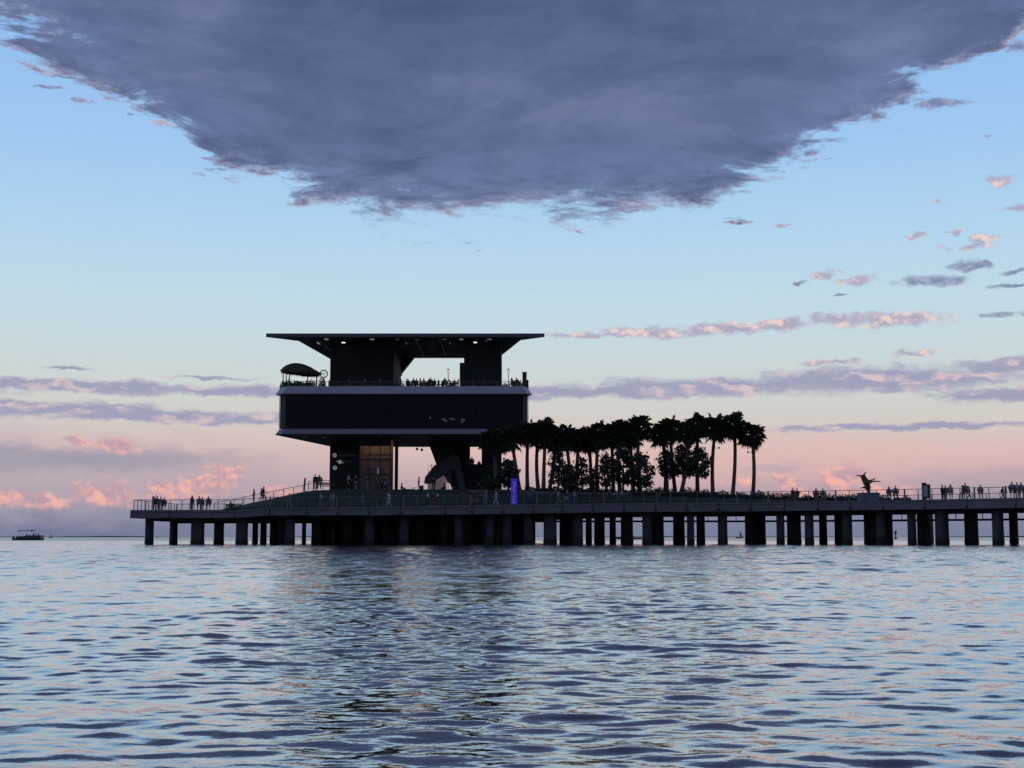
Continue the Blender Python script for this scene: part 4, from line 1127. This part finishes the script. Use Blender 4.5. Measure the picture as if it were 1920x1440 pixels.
def pose_joints(kind):
    J = dict(P=(0, 0, .95), S=(0, -.01, 1.1), C=(0, 0, 1.3), N=(0, 0, 1.45), HB=(0, .015, 1.53), H=(0, .02, 1.62), HT=(0, .01, 1.685), NO=(0, .115, 1.60),
             sl=(-.175, 0, 1.39), el=(-.23, -.03, 1.12), wl=(-.235, .06, .88), sr=(.175, 0, 1.39), er=(.23, -.03, 1.12), wr=(.235, .06, .88),
             hl=(-.09, 0, .91), kl=(-.10, .03, .50), al=(-.10, 0, .075), tl=(-.12, .16, .035), hr=(.09, 0, .91), kr=(.10, .03, .50), ar=(.10, 0, .075), tr=(.12, .16, .035))
    if kind == 'walk':
        J.update(kl=(-.09, .20, .52), al=(-.09, .27, .08), tl=(-.1, .43, .06), kr=(.09, -.03, .5), ar=(.09, -.34, .14), tr=(.1, -.22, .035), el=(-.23, -.14, 1.13), wl=(-.22, -.12, .88), er=(.23, .06, 1.12), wr=(.21, .26, .93))
    elif kind == 'stride':
        J.update(kr=(.09, .2, .52), ar=(.09, .27, .08), tr=(.1, .43, .06), kl=(-.09, -.03, .5), al=(-.09, -.34, .14), tl=(-.1, -.22, .035), er=(.23, -.14, 1.13), wr=(.22, -.12, .88), el=(-.24, .05, 1.12), wl=(-.22, .25, .95))
    elif kind == 'arm_up':
        J.update(er=(.27, .18, 1.55), wr=(.17, .27, 1.76), el=(-.22, .1, 1.13), wl=(-.12, .27, 1.1))
    elif kind == 'phone':
        J.update(el=(-.22, .16, 1.17), wl=(-.07, .36, 1.36), er=(.22, .16, 1.17), wr=(.07, .36, 1.36))
    elif kind == 'point':
        J.update(er=(.38, .1, 1.24), wr=(.6, .16, 1.1), kl=(-.11, .06, .5))
    elif kind == 'lean':
        J.update(C=(0, .14, 1.25), N=(0, .22, 1.38), HB=(0, .27, 1.45), H=(0, .3, 1.53), HT=(0, .3, 1.6), NO=(0, .395, 1.5), sl=(-.175, .16, 1.33), sr=(.175, .16, 1.33), el=(-.24, .24, 1.08), er=(.24, .24, 1.08), wl=(-.16, .45, 1.08), wr=(.16, .45, 1.08), S=(0, .04, 1.08))
    elif kind == 'sit':
        d = -.48
        for k in ('P', 'S', 'C', 'N', 'HB', 'H', 'HT', 'NO', 'sl', 'sr', 'el', 'er', 'hl', 'hr'): J[k] = (J[k][0], J[k][1], J[k][2] + d)
        J.update(kl=(-.12, .44, .48), kr=(.12, .44, .48), al=(-.12, .46, .08), ar=(.12, .46, .08), tl=(-.13, .62, .035), tr=(.13, .62, .035), wl=(-.14, .26, .58), wr=(.14, .26, .58), el=(-.25, .02, .66), er=(.25, .02, .66))
    elif kind == 'hips':
        J.update(el=(-.38, -.06, 1.15), wl=(-.2, .06, .98), er=(.38, -.06, 1.15), wr=(.2, .06, .98), kl=(-.16, .03, .5), al=(-.19, 0, .075), tl=(-.22, .16, .035), kr=(.14, .03, .5), ar=(.17, 0, .075), tr=(.2, .16, .035))
    return {k: Vector(v) for k, v in J.items()}


def make_pose(kind):
    J = pose_joints(kind)
    V, E, ix = [], [], {}

    def v(k, p, r, r2=None):
        ix[k] = len(V); V.append((p[0], p[1], p[2], r, r2 or r)); return ix[k]

    def e(a, b): E.append((ix[a], ix[b]))
    for k, r in (('P', .125), ('S', .115), ('C', .135), ('N', .055), ('HB', .07), ('H', .098), ('HT', .07), ('NO', .016), ('sl', .062), ('el', .042), ('wl', .03), ('sr', .062), ('er', .042), ('wr', .03), ('hl', .09), ('kl', .06), ('al', .04), ('tl', .036), ('hr', .09), ('kr', .06), ('ar', .04), ('tr', .036)):
        v(k, J[k], r)
    for a, b in (('P', 'S'), ('S', 'C'), ('C', 'N'), ('N', 'HB'), ('HB', 'H'), ('H', 'HT'), ('H', 'NO'), ('C', 'sl'), ('sl', 'el'), ('el', 'wl'), ('C', 'sr'), ('sr', 'er'), ('er', 'wr'), ('P', 'hl'), ('hl', 'kl'), ('kl', 'al'), ('al', 'tl'), ('P', 'hr'), ('hr', 'kr'), ('kr', 'ar'), ('ar', 'tr')):
        e(a, b)
    for s_, sx in (('l', -1), ('r', 1)):
        d = (J['w' + s_] - J['e' + s_]).normalized()
        side = Vector((0, 1, 0)) if abs(d.y) < .8 else Vector((0, 0, 1))
        side = (side - d * side.dot(d)).normalized()
        pm = J['w' + s_] + d * .07
        v('p' + s_, pm, .032, .02); e('w' + s_, 'p' + s_)
        curl = Vector((-sx, 0, 0)); curl = curl - d * curl.dot(d)
        for i, (off, L) in enumerate(((-.03, .065), (-.01, .08), (.01, .085), (.03, .075))):
            v('f%s%d' % (s_, i), pm + side * off + d * L * .55, .0095); e('p' + s_, 'f%s%d' % (s_, i))
            v('g%s%d' % (s_, i), pm + side * off * 1.1 + d * L * .95 + curl * L * .35, .008); e('f%s%d' % (s_, i), 'g%s%d' % (s_, i))
        v('th' + s_, J['w' + s_] + d * .045 + side * .05, .0105); e('p' + s_, 'th' + s_)
        v('tt' + s_, J['w' + s_] + d * .085 + side * .065, .009); e('th' + s_, 'tt' + s_)
    body = skin_mesh('person', V, E, SKIN[0], 1, ix['P'])

    def sub(keys, edges, mul, add, mat, name):
        vv = [tuple(V[ix[k]][:3]) + (V[ix[k]][3] * mul + add,) for k in keys]
        return skin_mesh(name, vv, [(keys.index(a), keys.index(b)) for a, b in edges], mat, 1)
    for s_ in 'lr':
        v('h' + s_, J['s' + s_].lerp(J['e' + s_], .75), .05)
        v('q' + s_, J['k' + s_].lerp(J['a' + s_], .8), .055)
    shirt = sub(['P', 'S', 'C', 'sl', 'hl_', 'sr', 'hr_'], [('P', 'S'), ('S', 'C'), ('C', 'sl'), ('sl', 'hl_'), ('C', 'sr'), ('sr', 'hr_')], 1.0, .016, CLOTH['white'], 'shirt') if False else None
    keys = ['P', 'S', 'C', 'sl', 'ul', 'sr', 'ur']
    ix['ul'], ix['ur'] = len(V), len(V) + 1
    for s_ in 'lr': V.append(tuple(J['s' + s_].lerp(J['e' + s_], .8)) + (.048, .048))
    shirt = sub(keys, [('P', 'S'), ('S', 'C'), ('C', 'sl'), ('sl', 'ul'), ('C', 'sr'), ('sr', 'ur')], 1.0, .018, CLOTH['white'], 'shirt')
    ix['bl'], ix['br'] = len(V), len(V) + 1
    for s_ in 'lr': V.append(tuple(J['k' + s_].lerp(J['a' + s_], .85)) + (.05, .05))
    trous = sub(['P', 'hl', 'kl', 'bl', 'hr', 'kr', 'br'], [('P', 'hl'), ('hl', 'kl'), ('kl', 'bl'), ('P', 'hr'), ('hr', 'kr'), ('kr', 'br')], 1.0, .017, CLOTH['navy'], 'trousers')
    ix['sl2'], ix['sr2'] = len(V), len(V) + 1
    for s_ in 'lr': V.append(tuple(J['h' + s_].lerp(J['k' + s_], .85)) + (.085, .085))
    shorts = sub(['P', 'hl', 'sl2', 'hr', 'sr2'], [('P', 'hl'), ('hl', 'sl2'), ('P', 'hr'), ('hr', 'sr2')], 1.0, .022, CLOTH['navy'], 'shorts')
    hd = J['H']
    up = (J['HT'] - J['HB']).normalized()
    short = skin_mesh('hair', [tuple(hd + up * .055 + Vector((0, .02, 0))) + (.085,), tuple(hd + up * .035 + Vector((0, -.05, 0))) + (.078,), tuple(hd - up * .05 + Vector((0, -.06, 0))) + (.06,)], [(0, 1), (1, 2)], HAIR[0], 1)
    longh = skin_mesh('hair', [tuple(hd + up * .055 + Vector((0, .02, 0))) + (.088,), tuple(hd + up * .03 + Vector((0, -.05, 0))) + (.088,), tuple(hd - up * .1 + Vector((0, -.085, 0))) + (.085,), tuple(hd - up * .26 + Vector((0, -.1, 0))) + (.06,)], [(0, 1), (1, 2), (2, 3)], HAIR[0], 1)
    return dict(body=body, shirt=shirt, trousers=trous, shorts=shorts, short=short, long=longh)


POSES = {k: make_pose(k) for k in ('stand', 'walk', 'stride', 'arm_up', 'phone', 'point', 'lean', 'sit', 'hips')}


def person(px, Y, Z, rz, pose, h, top, bottom, label, group=None, longhair=None, shorts=None, dx=0.0):
    P = POSES[pose]
    longhair = rnd.random() < .4 if longhair is None else longhair
    shorts = rnd.random() < .2 if shorts is None else shorts
    k = h / 1.72
    o = link('person', P['body'], None, (XP(px, Y, 935) + dx, Y, Z), (0, 0, math.radians(rz)), k)
    tag(o, label, 'person', group)

    def put(ob, mt):
        ob.material_slots[0].link = 'OBJECT'; ob.material_slots[0].material = mt
    put(o, rnd.choice(SKIN))
    put(link('shirt', P['shirt'], o), CLOTH[top])
    put(link('shorts' if shorts else 'trousers', P['shorts' if shorts else 'trousers'], o), CLOTH[bottom])
    put(link('hair', P['long' if longhair else 'short'], o), rnd.choice(HAIR))
    return o


def onramp(px): return ramp_z(px)


LOW, PRO = 'people on the low deck', 'people on the promenade'
D = lambda px, off: (deck(px)[0] + off, deck(px)[1] + .004)
# the low deck on the left
for px, off, rz, pose, h, top, bot, lab in (
        (287.5, 3.0, -60, 'arm_up', 1.72, 'grey', 'black', 'leftmost person of the four at the pier tip, arm raised'),
        (294.5, 3.4, 20, 'stand', 1.68, 'black', 'navy', 'second person from the left at the pier tip, dark top'),
        (301.5, 3.0, 40, 'phone', 1.62, 'grey', 'grey', 'third person from the left at the pier tip, holding a phone'),
        (308, 3.3, 160, 'hips', 1.55, 'black', 'black', 'shorter fourth person from the left at the pier tip'),
        (360, 3.0, 60, 'stand', 1.75, 'black', 'black', 'person in black standing alone on the low deck, left of the pair'),
        (373.5, 2.8, 170, 'hips', 1.68, 'grey', 'grey', 'paler left one of the pair at the middle of the low deck'),
        (379.5, 3.4, 200, 'stand', 1.6, 'black', 'navy', 'darker right one of the pair at the middle of the low deck'),
        (391, 3.0, 180, 'hips', 1.68, 'navy', 'black', 'broad person in dark clothes at the foot of the sloping walkway')):
    Y, Z = D(px, off); person(px, Y, Z, rz, pose, h, top, bot, lab, LOW)
person(433, 156.25, deck(433)[1], 180, 'sit', 1.7, 'black', 'black', 'person sitting on the bench at the foot of the sloping walkway', LOW)
RA = 'people on the sloping walkway'
for px, rz, pose, h, top, bot, lab in ((476, 90, 'stand', 1.7, 'black', 'black', 'person standing at the middle of the sloping walkway'), (490, -90, 'walk', 1.6, 'black', 'navy', 'person walking down the sloping walkway, left one'),
                                       (494, -90, 'stride', 1.75, 'navy', 'black', 'taller companion walking down the sloping walkway'), (571, 90, 'stand', 1.7, 'black', 'grey', 'person at the top of the sloping walkway')):
    person(px, 163.5, onramp(px), rz, pose, h, top, bot, lab, RA)
for px, rz, pose, h, top, bot, lab in ((590.5, 180, 'stand', 1.78, 'black', 'black', 'slim left one of two people by the railing left of the building'), (598, 180, 'hips', 1.78, 'navy', 'black', 'broader right one of two people by the railing left of the building')):
    person(px, 160.8, 6.25, rz, pose, h, top, bot, lab, 'people on the plaza')
# promenade before the bank
for px, off, rz, pose, h, top, bot, lab in (
        (543, 3.2, 90, 'walk', 1.7, 'grey', 'navy', 'dim figure on the promenade right of the low deck'),
        (602, 3.0, 70, 'stride', 1.72, 'pale', 'grey', 'person in pale top walking left under the plaza railing'),
        (620, 3.4, 90, 'stand', 1.7, 'grey', 'grey', 'left one of the pair on the promenade below the signed wall'),
        (625, 3.0, -90, 'stand', 1.66, 'pale', 'grey', 'right one of the pair on the promenade below the signed wall'),
        (680, 3.3, 120, 'stand', 1.6, 'blue', 'navy', 'person in bluish top on the promenade below the lobby'),
        (711, 2.6, -80, 'sit', 1.65, 'black', 'navy', 'person crouching by the promenade railing below the column'),
        (724, 3.4, -90, 'stand', 1.7, 'black', 'grey', 'dark left one of the pair below the lobby column'),
        (729.5, 3.0, 80, 'stride', 1.74, 'white', 'pale', 'white-shirted right one of the pair below the lobby column'),
        (802, 4.6, 100, 'walk', 1.74, 'white', 'black', 'white-shirted walker on the left below the stair'),
        (812, 5.0, 180, 'stand', 1.8, 'black', 'black', 'person in black between the two white-shirted walkers'),
        (820.5, 4.6, 80, 'walk', 1.74, 'white', 'navy', 'white-shirted walker on the right below the stair'),
        (881, 2.6, 90, 'sit', 1.7, 'navy', 'navy', 'person in navy sitting left of the bench'),
        (902, 3.8, 60, 'hips', 1.68, 'green', 'black', 'left one of three people left of the blue sign'),
        (912, 3.4, 90, 'arm_up', 1.78, 'blue', 'blue', 'middle one of three people left of the blue sign, arm raised'),
        (930.5, 3.2, 90, 'stride', 1.76, 'white', 'pale', 'white-shirted walker just left of the blue sign'),
        (993, 3.0, 60, 'stand', 1.62, 'mauve', 'navy', 'dim figure just right of the blue sign'),
        (1047, 4.2, -90, 'walk', 1.74, 'pale', 'grey', 'left walker on the promenade under the first bushy trees'),
        (1063, 3.6, 180, 'hips', 1.7, 'black', 'navy', 'dark figure between two pale ones under the first bushy trees'),
        (1077, 4.2, 90, 'stand', 1.76, 'pale', 'blue', 'right pale figure under the first bushy trees'),
        (1143, 3.6, 90, 'walk', 1.6, 'navy', 'black', 'dim walker left of the big bushy tree'),
        (1158, 3.0, 110, 'lean', 1.7, 'blue', 'navy', 'person in blue bending over by the railing under the big bushy tree'),
        (1166, 3.0, 90, 'stand', 1.7, 'white', 'navy', 'white-shirted figure under the big bushy tree'),
        (1238, 3.4, 90, 'stride', 1.7, 'black', 'black', 'dim walker on the promenade under the gap in the grove')):
    Y, Z = D(px, off); person(px, Y, Z, rz, pose, h, top, bot, lab, PRO)
# on the grassy bank and plaza
for px, Y, rz, pose, h, top, bot, lab in (
        (653, 161.2, -70, 'point', 1.7, 'pale', 'black', 'pale figure at the plaza edge below the signed wall'), (667, 162, 180, 'stand', 1.68, 'black', 'black', 'dark figure just right of the pale one at the plaza edge'),
        (690, 163, 90, 'stand', 1.72, 'black', 'red', 'dark figure before the lobby glass, left one'), (704, 163, -90, 'stand', 1.7, 'black', 'navy', 'dark figure before the lobby glass, middle one'), (716, 163.5, 180, 'sit', 1.7, 'black', 'black', 'seated figure before the lobby glass'), (724, 164, 120, 'stand', 1.76, 'red', 'black', 'tall figure in dark red before the lobby glass'),
        (753, 173, -90, 'sit', 1.8, 'black', 'black', 'seated figure beside the lobby column, against the pink sky'), (785, 161, 90, 'stand', 1.5, 'pale', 'grey', 'small pale figure at the plaza edge under the opening'),
        (813, 167, 180, 'stand', 1.72, 'black', 'black', 'dark figure in front of the frosted screen'), (833, 172, 90, 'sit', 1.7, 'grey', 'black', 'seated figure in front of the frosted screen')):
    person(px, Y, Z_PLAZA + .01, rz, pose, h, top, bot, lab, 'people on the plaza')
for px, lab, h in ((884.5, 'figure seen through the square opening beside the stair', 1.75), (898, 'smaller figure at the right of the square opening', 1.3)):
    person(px, 185.2, ZP(870, 185.2) - (.75 if h > 1.5 else .8), 150, 'hips', h, 'black', 'black', lab, 'people on the stair landing')
# the landing they stand on
t = thing('stair_landing', 'dark landing behind the square opening beside the stair', 'landing', (XP(891, 185.5), 185.5, Z_PLAZA))
zl = ZP(870, 185.2) - .81
MB().box(-.85, .85, -.9, 1.2, zl - Z_PLAZA - .2, zl - Z_PLAZA).build('slab', 'concrete', t)
for s_ in (-.7, .7): MB().box(s_ - .08, s_ + .08, .8, 1.0, 0, zl - Z_PLAZA - .203).build('post', 'dark_metal', t)
# walkers on the right
for px, off, rz, pose, h, top, bot, lab in (
        (1487, 6.8, 170, 'stand', 1.82, 'black', 'black', 'left one of the couple strolling right of the grove'), (1494.5, 6.8, -60, 'point', 1.76, 'black', 'navy', 'right one of the couple, arm held out, right of the grove'),
        (1530.5, 6.6, 180, 'hips', 1.74, 'red', 'black', 'left one of the second pair, nearer the statue'), (1543, 6.6, 160, 'hips', 1.7, 'black', 'black', 'right one of the second pair, nearer the statue'),
        (1667.5, 4.6, 200, 'hips', 1.68, 'navy', 'navy', 'left one of two people just right of the statue'), (1679.5, 4.6, 170, 'hips', 1.74, 'black', 'black', 'right one of two people just right of the statue, beside the shrub'),
        (1767, 2.6, -90, 'hips', 1.66, 'black', 'black', 'dark left one of the trio right of the kiosk'), (1773, 3.2, 180, 'stand', 1.64, 'navy', 'black', 'half hidden middle one of the trio right of the kiosk'), (1783, 2.8, 180, 'point', 1.72, 'pale', 'tan', 'right one of the trio right of the kiosk, pale top, arm out'),
        (1805, 3.0, 90, 'stand', 1.6, 'mauve', 'black', 'left one of the trio in the middle of the approach'), (1810.5, 3.4, 180, 'stand', 1.84, 'grey', 'grey', 'tallest one of the trio in the middle of the approach'), (1817, 3.0, -90, 'walk', 1.5, 'tan', 'black', 'right one of the trio in the middle of the approach'),
        (1839, 2.6, 180, 'hips', 1.58, 'grey', 'grey', 'person standing alone between the trio and the group at the right edge'),
        (1880, 3.0, -90, 'walk', 1.35, 'black', 'black', 'child walking left of the group at the right edge'), (1886, 3.4, 90, 'stand', 1.45, 'black', 'mauve', 'slim youngster left of the group at the right edge'),
        (1898.5, 2.6, 180, 'hips', 1.8, 'blue', 'black', 'left one of the three at the right edge, in blue'), (1907.5, 3.0, 180, 'stand', 1.78, 'pale', 'black', 'middle one of the three at the right edge, pale top'), (1915.5, 2.8, 180, 'hips', 1.74, 'grey', 'black', 'right one of the three at the right edge')):
    Y, Z = D(px, off); person(px, Y, Z, rz, pose, h, top, bot, lab, 'people on the approach')
# terrace guests
for i_, (px, rz, pose, h, lab) in enumerate((
        (761, -60, 'stand', 1.62, 'terrace guest at the left end of the opening under the roof'), (773.5, 180, 'stand', 1.72, 'second terrace guest from the left under the roof opening'), (786, 90, 'stand', 1.68, 'third terrace guest from the left under the roof opening'), (793, 180, 'hips', 1.66, 'fourth terrace guest from the left under the roof opening'),
        (805.5, 180, 'hips', 1.8, 'tall terrace guest, fifth from the left under the roof opening'), (813.5, 150, 'stand', 1.62, 'terrace guest right of the tall one under the roof opening'), (833, 180, 'hips', 1.74, 'terrace guest just left of the lantern under the roof'), (851, 180, 'hips', 1.58, 'terrace guest just right of the lantern under the roof'), (858, 90, 'stand', 1.56, 'terrace guest beside the right core wall'),
        (959.5, -90, 'stand', 1.72, 'terrace guest just right of the lantern at the terrace end'), (969, 180, 'hips', 1.76, 'terrace guest before the dark cabinet at the terrace end'), (651, 180, 'stand', 1.6, 'dim terrace guest before the left core wall'), (710, 90, 'stand', 1.66, 'dim terrace guest before the middle of the left core wall'), (548, 180, 'stand', 1.62, 'guest under the thatched hut, left one'), (571, 180, 'stand', 1.66, 'guest under the thatched hut, right one'), (767, 60, 'lean', 1.66, 'guest bending over between the first two under the roof opening'), (780, 170, 'lean', 1.7, 'guest leaning at the table at the left of the roof opening'), (799, -80, 'lean', 1.68, 'guest leaning at the middle table under the roof opening'), (821, 120, 'stand', 1.5, 'short guest at the table left of the lantern'), (827, -100, 'lean', 1.66, 'guest bending towards the lantern under the roof'),
        (845, 90, 'lean', 1.6, 'guest leaning just behind the lantern under the roof'), (964, 100, 'lean', 1.7, 'guest leaning at the table at the terrace end'), (976, -90, 'stand', 1.5, 'short guest beside the dark cabinet at the terrace end'), (616, 160, 'stand', 1.66, 'dim guest beside the ring shaped fan'), (682, 180, 'phone', 1.7, 'dim guest holding a phone before the left core wall'), (742, -90, 'stand', 1.68, 'guest at the foot of the slanted brace, left one'), (749, 90, 'hips', 1.62, 'guest at the foot of the slanted brace, right one'))):
    person(px, 170.2 if px > 600 else 172.6, Z_TER + .01, rz, pose, h, 'black' if i_ % 3 else 'navy', 'black', lab, 'guests on the terrace')

# ------------------------------------------------------------------ boats and marks on the water
Yb = 330.0
xb = XP(53, Yb, 1010)
t = thing('pontoon_boat', 'small dark pontoon boat with canopy, alone on the water at left', 'boat', (xb, Yb, 0))
s_ = Yb / F
for y0 in (-.9, .9): MB().tube([(-3.4, y0, .25), (-2.8, y0, .12), (3.1, y0, .12), (3.4, y0, .2)], [.12, .32, .32, .25], 8).build('pontoon', 'hull_dark', t)
MB().box(-3.2, 3.35, -1.25, 1.25, .42, .55).build('deck', 'hull_dark', t)
for y0 in (-1.24, 1.2): MB().prism([(-2.5, y0, .552), (3.3, y0, .552), (3.3, y0 + .05, .552), (-2.5, y0 + .05, .552)], [(-2.5, y0, .98), (3.3, y0, 1.2), (3.3, y0 + .05, 1.2), (-2.5, y0 + .05, .98)]).build('fence_panel', 'hull_dark', t)
MB().box(3.24, 3.3, -1.18, 1.18, .552, 1.2).build('fence_panel', 'hull_dark', t)
MB().box(2.2, 3.0, -1.1, 1.1, .552, 1.05).build('seat', 'hull_white', t); MB().box(-2.2, -1.2, -1.1, -.5, .552, .95).build('seat', 'hull_white', t)
MB().box(-.1, .35, .1, .7, .552, 1.3).build('console', 'hull_white', t)
n = 9
mb = MB(); top = [(-2.25 + 3.6 * i / (n - 1), 2.16 + .05 * math.sin(i * .9) + .02 * i) for i in range(n)]
for a, b in zip(top, top[1:]): mb.prism([(a[0], -1.15, a[1]), (b[0], -1.15, b[1]), (b[0], 1.15, b[1]), (a[0], 1.15, a[1])], [(a[0], -1.1, a[1] + .14), (b[0], -1.1, b[1] + .14), (b[0], 1.1, b[1] + .14), (a[0], 1.1, a[1] + .14)])
mb.build('canopy', 'canvas', t)
for X in (-2.0, 1.1):
    for y0 in (-1.1, 1.1): MB().bar((X * .7, y0, .56), (X, y0, 2.2), .05).build('canopy_pole', 'metal', t)
MB().box(-3.75, -3.25, -.2, .2, -.2, .95).build('outboard_motor', 'hull_dark', t)
for X, dy, lab in ((.0, -.4, 'helmsman seated amid the pontoon boat'), (1.5, -.6, 'passenger seated under the canopy edge of the pontoon boat'), (2.1, .3, 'passenger seated near the bow of the pontoon boat'), (2.75, -.5, 'passenger seated at the very bow of the pontoon boat')):
    person(53, Yb + dy, .5, 90, 'sit', 1.7, 'black', 'navy', lab, 'passengers on the pontoon boat', dx=X)

Ym = 520.0
t = thing('motor_boat', 'low dark motor boat seen between the piles under the grove', 'boat', (XP(1180, Ym, 1005), Ym, 0))
mb = MB(); st = [(-4.9, .2, .9), (-3.5, .9, .75), (0, 1.15, .65), (3, 1.1, .65), (4.6, 1.0, .7)]
for a, b in zip(st, st[1:]): mb.prism([(a[0], -a[1] * .7, -.2), (b[0], -b[1] * .7, -.2), (b[0], b[1] * .7, -.2), (a[0], a[1] * .7, -.2)], [(a[0], -a[1], a[2]), (b[0], -b[1], b[2]), (b[0], b[1], b[2]), (a[0], a[1], a[2])])
mb.build('hull', 'hull_dark', t)
MB().prism([(-1.6, -.8, .6), (1.6, -.8, .6), (1.6, .8, .6), (-1.6, .8, .6)], [(-.9, -.7, 1.5), (1.4, -.7, 1.5), (1.4, .7, 1.5), (-.9, .7, 1.5)]).build('cabin', 'hull_dark', t)
MB().box(-1.0, 1.6, -.8, .8, 1.505, 1.6).build('cabin_roof', 'hull_white', t)
for px, Ys_, hh, lab in ((1387, 900, 4.4, 'tiny sailboat on the horizon seen between the piles'), (95, 1500, 3.2, 'tiny sail on the horizon just right of the pontoon boat')):
    t = thing('sailboat', lab, 'sailboat', (XP(px, Ys_, 1005), Ys_, 0), 0, 'distant sailboats')
    MB().prism([(-2.2, -.3, -.2), (2.0, -.5, -.2), (2.0, .5, -.2), (-2.2, .3, -.2)], [(-2.8, -.2, .7), (2.4, -.7, .6), (2.4, .7, .6), (-2.8, .2, .7)]).build('hull', 'hull_dark', t)
    MB().tube([(0, 0, .5), (0, 0, hh + .6)], .08, 6).build('mast', 'metal', t)
    MB().prism([(.1, -.02, 1.2), (1.9, -.1, 1.2), (.1, -.02, hh + .4)], [(.1, .02, 1.2), (1.9, -.06, 1.2), (.1, .02, hh + .4)]).build('sail', 'sail', t)
Yc = 560.0
t = thing('channel_marker', 'dark channel marker post seen between the piles right of the statue', 'channel marker', (XP(1679, Yc, 1000), Yc, 0))
MB().tube([(0, 0, -2), (0, 0, 3.4)], .22, 8).build('post', 'pile_concrete', t); MB().box(-.45, .45, -.27, -.22, 2.0, 3.2).build('board', 'hull_dark', t); MB().lathe([(.7, -.3), (.6, .55)], 10).build('base', 'pile_concrete', t)
